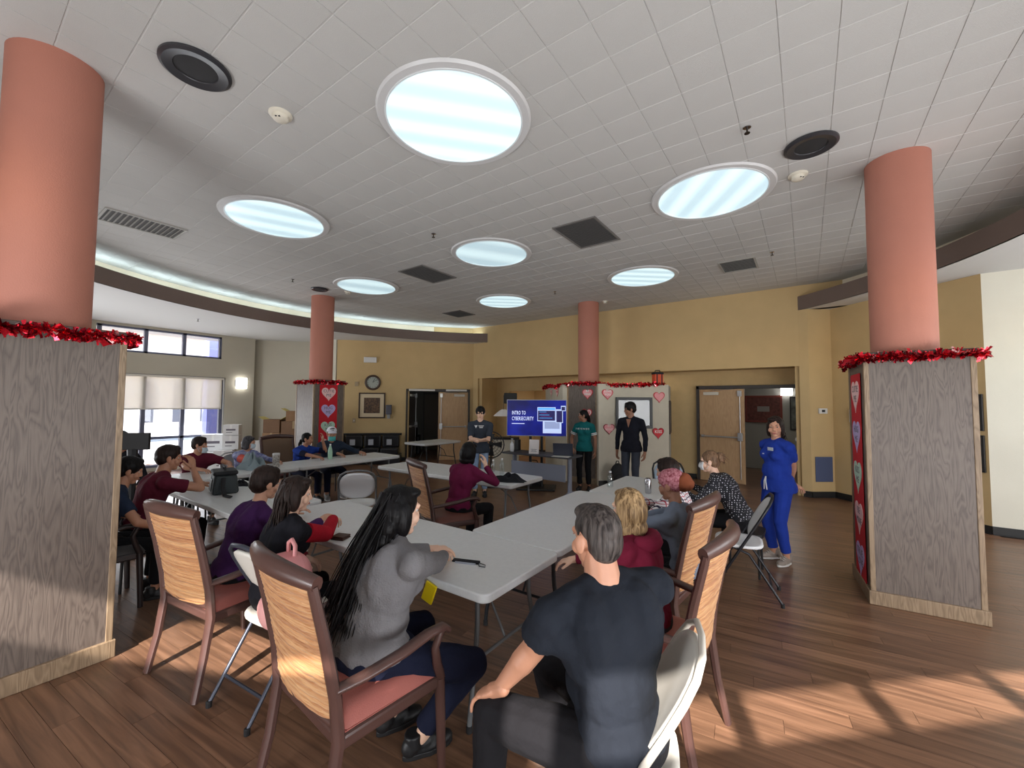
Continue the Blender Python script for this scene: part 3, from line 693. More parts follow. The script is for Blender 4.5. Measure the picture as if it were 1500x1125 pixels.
def speaker(label, x, y, r):
    t = thing('ceiling_speaker', label, 'speaker', (x, y, HC))
    MB().lathe([(r * .93, -0.004), (r, -0.004), (r, -0.018), (r * .9, -0.03), (r * .62, -0.02), (r * .60, -.012), (r * .9, -.004)], n=40, cap=False).build('rim', mat('black_speaker_rim', S(52, 52, 56), .35), t, smooth=40)
    MB().lathe([(r * .61, -0.013), (r * .3, -0.019), (0.01, -0.021)], n=40).build('mesh_grille', mat('speaker_mesh', S(40, 40, 42), .7, bump=.6, bscale=400), t, smooth=40)
speaker('black round ceiling speaker at the upper left by the nearest column', -3.36, 0.96, 0.205)
speaker('black round ceiling speaker at the upper right by the right column', 0.08, 4.39, 0.20)
speaker('brown round ceiling speaker above the far left column', -7.96, 4.46, 0.16)
def smoke(label, x, y, r=0.085):
    t = thing('smoke_detector', label, 'smoke detector', (x, y, HC), 0.7)
    MB().lathe([(r, 0.0), (r, -0.012), (r * .93, -0.018), (r * .7, -0.02), (r * .66, -0.045), (r * .5, -0.055), (0.01, -0.057)], n=28).build('housing', mat('ivory_plastic', S(226, 220, 204), .45), t, smooth=40)
    MB().b2((-0.018, -r * .62, -0.052), (-0.004, -r * .50, -0.04)).b2((0.006, -r * .62, -0.052), (0.02, -r * .50, -0.04)).build('slots', mat('black_plastic', S(22, 22, 24), .5), t)
smoke('ivory smoke detector at the upper left of the ceiling', -3.36, 1.52); smoke('ivory smoke detector near the right column', -0.02, 4.90)
smoke('ivory smoke detector beside the far left round light', -7.66, 4.9, .07); smoke('small ivory detector by the centre column', -3.6, 8.6, .06)
def sprinkler(label, x, y):
    t = thing('sprinkler', label, 'sprinkler', (x, y, HC))
    MB().lathe([(0.03, 0), (0.03, -0.006), (0.008, -0.008)], n=16).build('plate', mat('chrome', S(200, 200, 204), .2, metal=1), t, smooth=40)
    MB().tube([(0, 0, -.004), (0, 0, -.05)], .007, 8).lathe([(0.022, -.05), (0.022, -.054)], n=12).build('head', mat('dark_brass', S(70, 62, 56), .4, metal=.8), t)
for lb, x, y in (('sprinkler head left of the dark centre grille', -4.06, 3.85), ('black sprinkler head beside the right hand round light', -0.35, 3.81), ('sprinkler head near the pale right vent', -0.37, 7.2), ('sprinkler head over the far left column side', -7.75, 3.82), ('sprinkler head near the farthest round light', -4.13, 7.29)): sprinkler(lb, x, y)
t = sprinkler('sprinkler head under the lower ceiling by the left window', -11.2, 3.4)
bpy.data.objects[[o.name for o in COL.objects if o.name.startswith('sprinkler')][-1]].location = (-10.9, 3.35, LC)

# ------------------------------------------------------------------ doors
M_door = wood('birch_door', S(184, 148, 110), S(192, 156, 116), S(198, 163, 124), .45, 1.2, bump=.03); M_steel = mat('brushed_steel', S(196, 196, 198), .3, metal=.9)
M_dk_shaded_door = mat('dark_and_shaded_door', S(74, 66, 60), .5)
def leaf(parent, w, h, m, hinge, ang, flip, hw=True):
    """door leaf; hinge point (local x), opened by ang about z; extends in +x (or -x when flip)"""
    s = -1 if flip else 1
    e = bpy.data.objects.new('door_leaf', None); COL.objects.link(e); e.parent = parent; e.location = hinge; e.rotation_euler = (0, 0, ang)
    MB().b2((0, -0.022, 0.008), (s * w, 0.022, h)).build('slab', m, e, bevel=.003)
    if hw:
        mb = MB(); mb.tube([(s * .06, -.085, 1.0), (s * (w - .05), -.085, 1.0)], .017, 10); mb.b2((s * .05, -.09, .97), (s * .10, -.02, 1.03)); mb.build('push_bar', M_steel, e)
        mb = MB(); mb.b2((s * (w - .12), -.10, .93), (s * (w - .03), -.02, 1.10)); mb.b2((s * (w - .12), -.075, h - .16), (s * (w - .04), -.02, h - .04)); mb.tube([(s * (w - .08), -.04, 1.1), (s * (w - .08), -.04, h - .1)], .009, 8); mb.tube([(s * (w - .08), -.04, .93), (s * (w - .08), -.04, .1)], .009, 8); mb.build('latch_rod', M_steel, e, bevel=.006)
        MB().b2((s * .10, -.075, h - .13), (s * .42, -.022, h - .06)).build('closer', mat('door_closer', S(214, 208, 196), .4), e, bevel=.008)
        if True: MB().tube([(s * .3, -.06, h - .03), (s * .55, -.12, h - .012), (s * .7, -.03, h + .0)], .007, 6).build('closer_arm', M_steel, e)
    return e
d1 = struct(MB().b2((-1.01, -.07, 0.001), (-.95, .13, 2.12)).b2((.95, -.07, .001), (1.01, .13, 2.12)).b2((-1.01, -.07, 2.06), (1.01, .13, 2.13)).build('door_1', M_darkframe))
d1.location = (-1.06, RB - .03, 0)
leaf(d1, .92, 2.05, M_door, (-.945, -.03, 0), math.radians(-7), False)
leaf(d1, .92, 2.05, M_door, (.94, .02, 0), math.radians(-96), True)
d2 = struct(MB().b2((-.94, -.06, 0.001), (-.89, .16, 2.12)).b2((.89, -.06, .001), (.94, .16, 2.12)).b2((-.94, -.06, 2.05), (.94, .16, 2.12)).b2((-.85, -.10, 2.05), (-.08, -.05, 2.11)).b2((.2, -.10, 2.05), (.85, -.05, 2.11)).build('door_2', M_darkframe))
_m = lw(0.905 + 0.02, 0.02); d2.location = (*_m, 0); d2.rotation_euler = (0, 0, PI / 4)
leaf(d2, .88, 2.03, M_door, (.885, 0, 0), 0.02, True)
leaf(d2, .88, 2.03, M_dk_shaded_door, (-.885, .04, 0), math.radians(80), False)  # open leaf: the shade of its back-lit side is put into the dark colour
for o in list(d2.children):
    pass
MB().b2((-.86, -.13, 2.055), (-.1, -.06, 2.115)).b2((.22, -.13, 2.055), (.84, -.06, 2.115)).build('header_closer', mat('closer_cover', S(206, 204, 198), .4), d2, bevel=.006)
# behind the doors: a far door, a sign, chairs, dim pictures, wall light
d3 = struct(MB().b2((0, -.06, 0), (.95, 0, 2.1)).build('door_3', M_dk_shaded_door)); d3.location = (*lw(0.35, 2.95), 0); d3.rotation_euler = (0, 0, PI / 4)
MB().b2((.06, -.09, .02), (.9, -.05, 2.02)).build('slab', mat('dim_brown_door', S(98, 84, 72), .5), d3)
tg = MB().b2((0, 0, 0), (.34, .02, .2)).build('door_sign', mat('dark_sign', S(60, 56, 54), .5), loc=(*lw(0.62, 2.92), 2.22), rz=PI / 4); tag(tg, 'small dark sign over the door inside the left doorway', 'sign')
def easy_chair(label, loc, rz, m):
    t = thing('easy_chair', label, 'chair', loc, rz)
    MB().b2((-.36, -.35, .1), (.36, .35, .42)).build('seat', m, t, bevel=.05, seg=3); MB().b2((-.36, -.42, .15), (.36, -.22, .95)).build('backrest', m, t, bevel=.06, seg=3)
    for s in (-1, 1): MB().b2((s * .36, -.38, .02), (s * .48, .36, .62)).build('armrest', m, t, bevel=.05, seg=3)
easy_chair('black padded chair inside the dim left doorway', (*lw(-.15, 1.7), 0), PI / 4 + PI, mat('black_leather', S(20, 20, 22), .4))
def framed(label, c, nrm, right, w, h, mf, mm, ma, fw=.03, matw=.05, glass=False):
    t = thing('framed_picture', label, 'picture', (0, 0, 0), 0); t.matrix_world = on_face(c, nrm, right)
    f = MB()
    for a, b in (((-w / 2, -h / 2), (w / 2, -h / 2 + fw)), ((-w / 2, h / 2 - fw), (w / 2, h / 2)), ((-w / 2, -h / 2 + fw), (-w / 2 + fw, h / 2 - fw)), ((w / 2 - fw, -h / 2 + fw), (w / 2, h / 2 - fw))): f.b2((*a, 0.001), (*b, .028))
    f.build('frame', mf, t, bevel=.004)
    MB().b2((-w / 2 + fw * .5, -h / 2 + fw * .5, .002), (w / 2 - fw * .5, h / 2 - fw * .5, .010)).build('mount', mm, t)
    MB().b2((-w / 2 + fw + matw, -h / 2 + fw + matw, .010), (w / 2 - fw - matw, h / 2 - fw - matw, .013)).build('print', ma, t)
    if glass: MB().b2((-w / 2 + fw, -h / 2 + fw, .016), (w / 2 - fw, h / 2 - fw, .018)).build('glass', glassmat('picture_glass', (1, 1, 1), .05), t)
    return t
M_mount = mat('cream_mount', S(222, 204, 172), .7)
framed('dim red square quilt picture on the far corridor wall behind the nurse', (-.95, 12.985, 1.60), (0, -1, 0), (1, 0, 0), .86, .72, mat('dull_red', S(120, 52, 44), .7), mat('dull_red2', S(96, 50, 44), .7, var=.4, vscale=14), mat('dull_grey', S(130, 124, 120), .7), .05, .24)
framed('dim dark leaf pattern picture on the far corridor wall beside the lit lamp', (-.06, 12.985, 1.50), (0, -1, 0), (1, 0, 0), .60, .86, mat('black_frame', S(30, 28, 28), .4), mat('dark_leaf', S(40, 42, 42), .6, rgb2=S(112, 116, 112), vscale=6), mat('dark_leaf', S(40, 42, 42)), .03, .02)
def sconce(label, c, nrm, right, w, h, st, bars=True):
    t = thing('wall_sconce', label, 'lamp', (0, 0, 0), 0); t.matrix_world = on_face(c, nrm, right)
    MB().b2((-w / 2, -h / 2, .02), (w / 2, h / 2, .09)).build('shade', emit('lit_shade', (1, .98, .94), st), t, bevel=.01)
    b = MB(); b.b2((-w / 2 - .01, -h * .3, .001), (w / 2 + .01, h * .3, .02))
    if bars:
        for z in (-.16, .16): b.b2((-w / 2 - .008, z * h - .006, .085), (w / 2 + .008, z * h + .006, .098))
        for x in (-.2, .2): b.b2((x * w - .005, -h / 2, .085), (x * w + .005, h / 2, .096))
    b.build('bracket', M_steel, t)
sconce('lit square wall sconce right of the left window', (-12.995, 5.06, 2.22), (1, 0, 0), (0, 1, 0), .26, .30, 6)
sconce('lit wall lamp in the corridor behind the nurse', (-.42, 12.99, 2.18), (0, -1, 0), (1, 0, 0), .26, .44, 7, False)
# things on the yellow walls
def plate(name, label, cat, c, nrm, right, w, h, d, m, bev=.006):
    t = MB().b2((-w / 2, -h / 2, .001), (w / 2, h / 2, d)).build(name, m, bevel=bev); t.matrix_world = on_face(c, nrm, right); return tag(t, label, cat)
yn = (0.7071, -0.7071, 0); yr = (0.7071, 0.7071, 0)
def yw(px_s, z, off=0.004): p = lw(px_s, -off); return (p[0], p[1], z)
framed('framed altar print with a wide cream mount under the wall clock', yw(-.98, 1.62), yn, yr, .74, .74, mat('dark_walnut_frame', S(58, 40, 32), .4), M_mount, mat('altar_print', S(120, 92, 66), .6, rgb2=S(52, 40, 40), vscale=18), .035, .11)
t = thing('wall_clock', 'round brown wall clock above the framed altar print', 'clock'); t.matrix_world = on_face(yw(-.97, 2.29), yn, yr)
MB().lathe([(.0, .001), (.225, .001), (.225, .03), (.205, .045), (.17, .035), (.165, .012)], n=40, cap=False).build('rim', mat('clock_rim', S(74, 56, 46), .4), t, smooth=40)
MB().lathe([(.168, .006), (.168, .013)], n=40).build('face', mat('clock_face', S(176, 184, 176), .5), t)
cm = MB()
for k in range(12):
    a = k * PI / 6; cm.box((.138 * math.sin(a), .138 * math.cos(a), .0145), (.008, .035, .002), rz=-a)
cm.build('hour_marks', mat('black_plastic', S(22, 22, 24)), t)
hm = MB(); hm.box((.024, .055, .0165), (.012, .12, .003), rz=-.42); hm.build('hour_hand', MATS['black_plastic'], t)
hm = MB(); hm.box((.06, .045, .018), (.008, .16, .003), rz=-.95); hm.build('minute_hand', MATS['black_plastic'], t)
plate('emergency_light', 'white emergency light box high on the yellow wall above the clock', 'light', yw(-1.05, 2.95), yn, yr, .36, .16, .07, M_trimwhite, .012)
t = plate('soap_dispenser', 'grey wall dispenser right of the framed altar print', 'dispenser', yw(-.50, 1.50), yn, yr, .16, .28, .10, mat('grey_plastic', S(92, 92, 104), .4), .015)
MB().b2((-.045, -.26, .01), (.045, -.14, .06)).build('drip_cup', mat('clear_grey', S(170, 172, 172), .3), t, bevel=.01)
plate('thermostat', 'small beige control box left of the wall clock', 'control', yw(-1.42, 2.24), yn, yr, .10, .13, .03, mat('beige_plastic', S(176, 156, 124), .5))
t = plate('light_switch', 'white switch plate left of the framed altar print', 'switch', yw(-1.47, 1.18), yn, yr, .09, .13, .012, mat('beige_plastic', S(200, 180, 140), .5)); MB().b2((-.01, -.02, .012), (.01, .02, .022)).build('toggle', M_trimwhite, t)
# right hand walls
rn = (-0.695, -0.719, 0); rr_ = (0.719, -0.695, 0)      # the 45 degree wall on the right
def rw45(s, z): return (0.40 + .7184 * s - .003, 9.80 - .6957 * s - .003, z)
pn = Vector((0.05 - .40, 9.53 - 9.80, 0)).cross(Vector((0, 0, 1))); pn = -pn if pn.y > 0 else pn; pr = Vector((.35, .27, 0))
def pier(f, z): return (0.05 + .35 * f + pn.normalized().x * .004, 9.53 + .27 * f + pn.normalized().y * .004, z)
t = plate('thermostat', 'white thermostat on the yellow pier right of the nurse', 'thermostat', pier(.52, 1.60), pn, pr, .16, .10, .03, M_trimwhite); MB().b2((-.03, -.02, .03), (.03, .022, .034)).build('display', mat('black_plastic', S(22, 22, 24)), t)
plate('blue_panel', 'blue-grey square panel low on the yellow pier right of the nurse', 'panel', pier(.52, .52), pn, pr, .33, .46, .012, mat('slate_blue_paint', S(76, 88, 122), .5))
t = plate('wall_phone', 'white wall telephone beside the right column', 'telephone', rw45(.42, 1.52), rn, rr_, .14, .24, .06, M_trimwhite, .015); MB().tube([(0, -.1, .03), (.03, -.35, .04), (-.02, -.62, .04), (.03, -.5, .03), (.05, -.2, .03)], .008, 6).build('cord', M_trimwhite, t)
plate('strobe', 'white alarm strobe on the yellow wall right of the right column shaft', 'alarm', rw45(1.62, 2.72), rn, rr_, .14, .14, .06, M_trimwhite)
for z, lb in ((1.62, 'upper of two dark framed pictures right of the right column'), (1.06, 'lower of two dark framed pictures right of the right column')):
    framed(lb, rw45(1.92, z), rn, rr_, .5, .50, mat('black_frame', S(30, 28, 28), .4), mat('dark_print', S(46, 50, 44), .5, rgb2=S(96, 92, 80), vscale=9), mat('dark_print', S(40, 40, 40)), .03, .02)
# mirror-like framed picture and side picture on the partition
f_ = framed('black framed glazed picture reflecting the windows, behind the man in the dark hoodie', rwp(.79, 1.52), rw_n, rw_r, .83, .66, mat('black_frame', S(30, 28, 28), .4), mat('pale_print', S(74, 70, 64), .5, var=.2, vscale=1.2), mat('pale_print', S(110, 106, 98)), .06, .0, True)
framed('narrow framed picture on the end of the partition, left of the right doors', (-2.538, 9.72, 1.42), (.979, .205, 0), (-.205, .979, 0), .62, .74, mat('dark_walnut_frame', S(58, 40, 32), .4), mat('grey_print2', S(128, 120, 110), .6, rgb2=S(84, 78, 74), vscale=12), mat('grey_print2', S(128, 120, 110)), .03, .02)
# ------------------------------------------------------------------ tables
M_ttop = mat('grey_white_plastic', S(222, 224, 224), 0.36, var=0.03, vscale=40, bump=.12, bscale=300)
M_tedge = mat('table_edge', S(198, 200, 204), 0.4)
M_legg = mat('grey_powder_coat', S(112, 114, 116), 0.4, metal=.3); M_legd = mat('dark_powder_coat', S(44, 46, 50), 0.4, metal=.3)
def rrect(w, d, r, n=5):
    out = []
    for cx, cy, a0 in ((w / 2 - r, d / 2 - r, 0), (-w / 2 + r, d / 2 - r, 90), (-w / 2 + r, -d / 2 + r, 180), (w / 2 - r, -d / 2 + r, 270)):
        for k in range(n + 1): a = math.radians(a0 + 90 * k / n); out.append((cx + r * math.cos(a), cy + r * math.sin(a)))
    return out
def ftable(label, x0, x1, y0, y1, legm, rz=0.0, z=.74, seam=True):
    w, d = x1 - x0, y1 - y0; cx, cy = (x0 + x1) / 2, (y0 + y1) / 2
    t = thing('folding_table', label, 'table', (cx, cy, 0), rz, 'white plastic folding tables')
    L_, W_ = (w, d) if w > d else (d, w); rot = 0 if w > d else PI / 2
    mb = MB(); mb.prism(rrect(w, d, .055), z - .046, z); mb.build('tabletop', M_ttop, t, bevel=.008, seg=3, smooth=50)
    mb = MB(); mb.prism(rrect(w - .05, d - .05, .04), z - .058, z - .045); mb.build('underside', mat('table_underside', S(150, 152, 154), .6), t)
    for s in (-1, 1):
        RM = Matrix.Rotation(rot, 4, 'Z'); X = s * (L_ / 2 - .16)
        for q in (-1, 1):
            mb = MB(); mb.T = RM; h = W_ / 2
            mb.tube([(X, q * (h - .13), z - .05), (X, q * (h - .13), z - .22), (X + s * .005, q * (h - .12), z - .30), (X + s * .02, q * (h - .06), .12), (X + s * .02, q * (h - .05), .03)], .0145, 10); mb.build('leg', legm, t, smooth=60)
            mb = MB(); mb.T = RM; mb.tube([(X + s * .02, q * (h - .05), .035), (X + s * .02, q * (h - .05), .0)], .0175, 10); mb.build('foot_cap', mat('black_rubber', S(24, 24, 26), .7), t)
        mb = MB(); mb.T = RM; mb.tube([(X + s * .014, -(W_ / 2 - .09), .33), (X + s * .014, W_ / 2 - .09, .33)], .010, 8); mb.build('crossbar', legm, t)
        mb = MB(); mb.T = RM; mb.tube([(X, 0, .33), (X - s * .10, 0, .50), (X - s * .42, 0, z - .06)], .008, 8); mb.build('brace', legm, t)
    return t
ftable('long grey white folding table nearest the camera, under the grey sweater woman\'s arms', -3.78, -1.32, 1.64, 2.405, M_legg)
ftable('grey white folding table running back from the nearest one on the right, empty top', -2.10, -1.335, 2.41, 4.24, M_legd)
ftable('folding table at the far end of the right row, holding a metal can', -2.0, -1.24, 4.27, 5.49, M_legd)
ftable('folding table at the left carrying the black lunch bag', -5.75, -3.90, 1.52, 2.29, M_legg)
ftable('long folding table at the left, before the masked man and floral woman', -6.86, -6.09, 1.78, 3.20, M_legg)
ftable('long folding table at the far left, before the man in the white cap', -6.86, -6.09, 3.21, 5.05, M_legg)
ftable('folding table in the middle of the hall with a black garment on it', -5.36, -2.85, 3.98, 4.745, M_legg)
ftable('small white folding table in front of the left doors', -8.05, -7.28, 6.75, 8.0, M_legd)

# ------------------------------------------------------------------ armchairs
M_cframe = mat('dark_brown_chair_frame', S(84, 58, 52), 0.36, var=.08, vscale=10, coat=.15)
M_vinyl = mat('dusty_rose_vinyl', S(176, 104, 94), 0.42, var=.05, vscale=6, bump=.2, bscale=200)
M_brownv = mat('brown_vinyl', S(104, 62, 52), 0.45)
def ruche_mat(name, c1, c2, c3):
    if name in MATS: return MATS[name]
    m = bpy.data.materials.new(name); m.use_nodes = True; nt = m.node_tree; N = nt.nodes; L = nt.links
    b = N['Principled BSDF']; b.inputs['Roughness'].default_value = .6; b.inputs['Sheen Weight'].default_value = .2
    tc = N.new('ShaderNodeTexCoord'); mp = N.new('ShaderNodeMapping'); mp.inputs['Scale'].default_value = (1.4, 1.4, 95); L.new(tc.outputs['Object'], mp.inputs[0])
    n = N.new('ShaderNodeTexNoise'); n.inputs['Scale'].default_value = 1.0; n.inputs['Detail'].default_value = 4; n.inputs['Distortion'].default_value = .5; L.new(mp.outputs[0], n.inputs['Vector'])
    r = N.new('ShaderNodeValToRGB'); e = r.color_ramp.elements; e[0].position = .32; e[0].color = (*c1, 1); e[1].position = .68; e[1].color = (*c3, 1); k = e.new(.5); k.color = (*c2, 1)
    L.new(n.outputs['Fac'], r.inputs[0]); L.new(r.outputs[0], b.inputs['Base Color'])
    bp = N.new('ShaderNodeBump'); bp.inputs['Strength'].default_value = .5; bp.inputs['Distance'].default_value = .004; L.new(n.outputs['Fac'], bp.inputs['Height']); L.new(bp.outputs[0], b.inputs['Normal'])
    MATS[name] = m; return m
M_ruche = ruche_mat('ruched_gold_fabric', S(164, 108, 66), S(190, 136, 86), S(208, 160, 110))
M_gold = mat('gold_pattern_fabric', S(196, 160, 92), .7, rgb2=S(150, 116, 62), vscale=14)
def lerp(a, b, t): return a + (b - a) * t
def armchair(label, loc, rz, group='ruched back armchairs', arms=True, seatm=None, frame=None, fabric=None, cushion=None):
    fm = frame or M_cframe
    t = thing('armchair', label, 'chair', loc, rz, group)
    W = .275
    def post(s):     # rear leg and back post in one sweep
        return [(s * (W + .01), -.345, 0), (s * W, -.30, .22), (s * W, -.27, .44), (s * W, -.285, .60), (s * W, -.33, .82), (s * (W + .004), -.375, 1.0), (s * (W + .004), -.385, 1.045)]
    for s in (-1, 1):
        mb = MB(); mb.tube(post(s), [.022, .024, .027, .026, .024, .022, .021], 8, flat=(1.25, .85)); mb.build('back_post', fm, t, smooth=50)
        mb = MB(); mb.tube([(s * W, .235, 0), (s * W, .225, .25), (s * W, .215, .44)], [.019, .023, .025], 8); mb.build('front_leg', fm, t, smooth=50)
        if arms:
            mb = MB(); mb.tube([(s * (W + .005), -.29, .635), (s * (W + .025), -.18, .645), (s * (W + .04), -.02, .665), (s * (W + .035), .12, .685), (s * (W + .03), .205, .68), (s * (W + .03), .235, .655)], [.022, .025, .026, .026, .025, .02], 8, flat=(.75, 1.2)); mb.build('armrest', fm, t, smooth=60)
            mb = MB(); mb.tube([(s * (W + .03), .20, .675), (s * (W + .025), .165, .60), (s * (W + .012), .19, .51), (s * W, .22, .44)], [.017, .019, .022, .024], 8); mb.build('arm_support', fm, t, smooth=60)
    mb = MB(); mb.box((0, -.02, .425), (.57, .50, .055)); mb.build('seat_rail', fm, t, bevel=.012)
    def seatf(u, v):
        x = (u - .5) * .55; y = -.255 + v * .51; e = min(1, min(u, 1 - u, v, 1 - v) * 9)
        return (x * (1.0 - .03 * (1 - v)), y, .452 + .055 * (1 - (1 - e) ** 2.2) + .012 * math.sin(PI * u) * math.sin(PI * v))
    mb = MB(); mb.grid(seatf, 20, 20); mb.b2((-.27, -.25, .44), (.27, .25, .456)); mb.build('seat', seatm or M_vinyl, t, smooth=70)
    def yb(z): return np.interp(z, [.44, .60, .82, 1.0, 1.05], [-.27, -.285, -.33, -.375, -.385])
    rr = random.Random(int(abs(loc[0]) * 1000)); ph = [rr.random() * 6 for _ in range(60)]
    def backf(u, v):
        z = .50 + v * .525; x = (u - .5) * .505; k = v * 33 + .35 * math.sin(v * 40 + ph[2]); i = int(k)
        fold = abs(math.sin(PI * (k + .26 * math.sin(u * 7 + ph[0] + v * 9) + .09 * math.sin(u * 21 + ph[1] + v * 31))))
        bow = .028 * math.cos(PI * (u - .5))
        return (x, yb(z) - .004 - bow - .0095 * fold ** .6 * min(1, 14 * u + .25, 14 * (1 - u) + .25) * (1 + .12 * math.sin(u * 37 + k * 1.3)), z)
    mb = MB(); mb.grid(backf, 44, 186); mb.build('back_panel', fabric or M_ruche, t, smooth=80)
    def frontf(u, v):
        z = .50 + v * .525; x = (.5 - u) * .505; e = min(1, min(u, 1 - u, v, 1 - v) * 8)
        return (x, yb(z) + .012 + .03 * e - .028 * math.cos(PI * (u - .5)), z)
    mb = MB(); mb.grid(frontf, 14, 14); mb.build('back_cushion', cushion or M_gold, t, smooth=70)
    mb = MB(); pts = []; rs = []
    for k in range(13):
        u = k / 12; x = (u - .5) * (2 * W + .04); b = math.cos(PI * (u - .5)); pts.append((x, -.375 - .055 * b, 1.05 + .022 * b)); rs.append(.026 + .010 * b)
    mb.tube(pts, rs, 10, flat=(1.15, .95)); mb.build('top_rail', fm, t, smooth=70)
    mb = MB(); mb.tube([(-W, -.275, .50), (0, -.30, .50), (W, -.275, .50)], .018, 8); mb.build('lower_rail', fm, t, smooth=60)
    return t
armchair('ruched gold back armchair nearest the camera, holding the grey sweater woman', (-1.70, 1.225, 0), -.08)
armchair('ruched gold back armchair at the left beside the nearest column base', (-3.18, 1.24, 0), .13)
armchair('ruched gold back armchair seen from the side, behind the maroon hoodie', (-.74, 2.28, 0), PI / 2 - .05)
armchair('ruched gold back armchair behind the patterned headwrap', (-.95, 3.08, 0), PI / 2 - .10)
armchair('brown armchair in the middle of the hall under the burgundy sweater woman', (-3.28, 3.40, 0), -.42, seatm=M_brownv, frame=mat('darker_chair_frame', S(70, 46, 40), .4))
armchair('dark wooden armchair at the left edge, half hidden by the column base', (-4.82, .86, 0), -.06, seatm=mat('dark_grey_vinyl', S(66, 62, 62), .45), frame=mat('black_brown_frame', S(44, 36, 36), .4), fabric=mat('dark_back_fabric', S(70, 62, 58), .8))
armchair('brown backed armchair behind the woman in royal blue, by the cartons', (-7.55, 3.72, 0), -PI / 2, seatm=M_brownv, fabric=mat('dull_brown_fabric', S(122, 98, 78), .8), arms=False, cushion=MATS['dull_brown_fabric'])

# ------------------------------------------------------------------ folding chairs
M_cream_pl = mat('cream_plastic', S(224, 220, 210), .4); M_white_pl = mat('white_plastic', S(226, 227, 228), .4)
M_bluegrey = mat('blue_grey_tube', S(70, 74, 86), .35, metal=.4); M_creamtube = mat('cream_tube', S(214, 208, 196), .35)
def fchair(label, loc, rz, tube, plastic, back_only=False, pads=True):
    t = thing('folding_chair', label, 'chair', loc, rz, 'white plastic folding chairs'); W = .215
    # main hoop: front feet, up the back, round the top
    hoop = [(-W, .25, .02), (-W, .02, .42), (-W, -.13, .68), (-W * .98, -.185, .78)]
    top = [(-W * .86, -.222, .845), (-W * .55, -.245, .885), (0, -.252, .898)]
    full = hoop + top + [(-x, y, z) for x, y, z in reversed(hoop + top[:-1])]
    mb = MB(); mb.tube(full, .0125, 8); mb.build('frame_hoop', tube, t, smooth=60)
    for s in (-1, 1):
        mb = MB(); mb.tube([(s * (W - .022), -.30, .02), (s * (W - .022), -.06, .40), (s * (W - .022), .06, .445)], .011, 8); mb.build('rear_leg', tube, t, smooth=60)
        for y, x in ((.25, W), (-.30, W - .022)):
            mb = MB(); mb.lathe([(.015, 0), (.016, .03), (.012, .034)], c=(s * x, y, 0), n=10); mb.build('foot_cap', mat('black_rubber', S(24, 24, 26), .7), t)
    mb = MB(); mb.tube([(-W + .02, -.225, .135), (W - .02, -.225, .135)], .009, 8); mb.build('rear_crossbar', tube, t)
    mb = MB(); mb.tube([(-W, .175, .145), (W, .175, .145)], .009, 8); mb.build('front_crossbar', tube, t)
    def seatf(u, v):
        a = 2 * PI * u; r = min(1, v * 1.02); c, s_ = math.cos(a), math.sin(a); k = (abs(c) ** 3.2 + abs(s_) ** 3.2) ** (-1 / 3.2)
        return (.205 * r * k * c, .02 + .195 * r * k * s_, .452 - .012 * (1 - r * r) + .006 * r)
    mb = MB(); mb.grid(seatf, 28, 8, True); mb.build('seat', plastic, t, smooth=80, solid=.022, bevel=None)
    def bk(u, v):
        a = 2 * PI * u; r = v; c, s_ = math.cos(a), math.sin(a); k = (abs(c) ** 2.7 + abs(s_) ** 2.7) ** (-1 / 2.7)
        x = .200 * r * k * c; q = .165 * r * k * s_; z = .70 + q; y = np.interp(z, [.5, .68, .78, .9], [-.028, -.13, -.185, -.25]) - .02 * (1 - (x / .2) ** 2) + .006
        return (x, y, z)
    mb = MB(); mb.grid(bk, 28, 8, True); mb.build('backrest', plastic, t, smooth=80, solid=.016)
    return t
fchair('white folding chair on blue-grey tube between the two left ruched armchairs', (-2.59, 1.29, 0), .10, M_bluegrey, M_cream_pl)
fchair('cream folding chair with cream tube under the man in the navy scrub top', (-.56, 1.53, 0), 1.84, M_creamtube, M_cream_pl)
fchair('empty white folding chair with black frame beside the nurse', (-.52, 4.38, 0), PI / 2 + .12, mat('black_tube', S(38, 38, 42), .35, metal=.4), M_white_pl)
fchair('empty white folding chair in the middle behind the long black hair', (-4.55, 3.12, 0), 0.9, M_legg, M_white_pl)
fchair('folding chair with metal hoop under the woman in the floral top', (-7.28, 2.86, 0), -PI / 2, M_steel, mat('grey_plastic_seat', S(150, 150, 150), .5))
fchair('folding chair with a blue-grey back at the far end of the right row', (-1.55, 6.0, 0), PI + .5, mat('black_tube', S(38, 38, 42), .35, metal=.4), mat('pale_blue_plastic', S(150, 166, 182), .45))

# ------------------------------------------------------------------ presentation corner
M_desk = mat('charcoal_laminate', S(62, 64, 70), .5, var=.06); M_deskm = mat('silver_grey_metal', S(142, 148, 164), .4, metal=.2); M_blk = mat('black_plastic', S(22, 22, 24), .5)
t = thing('training_desk', 'dark topped training desk with grey modesty panel in front of the screen', 'desk', (-4.2, 6.88, 0), 0.0)
MB().prism(rrect(1.52, .56, .05), .715, .745).build('desktop', M_desk, t, bevel=.006)
MB().b2((-.60, -.14, .28), (.60, -.12, .58)).build('modesty_panel', M_deskm, t)
for s in (-1, 1):
    MB().box((s * .62, 0, .38), (.045, .10, .66)).build('leg', M_deskm, t, bevel=.01)
    MB().tube([(s * .62, -.26, .02), (s * .62, -.06, .07), (s * .62, .06, .07), (s * .62, .26, .02)], .022, 8).build('foot', M_deskm, t, smooth=60)
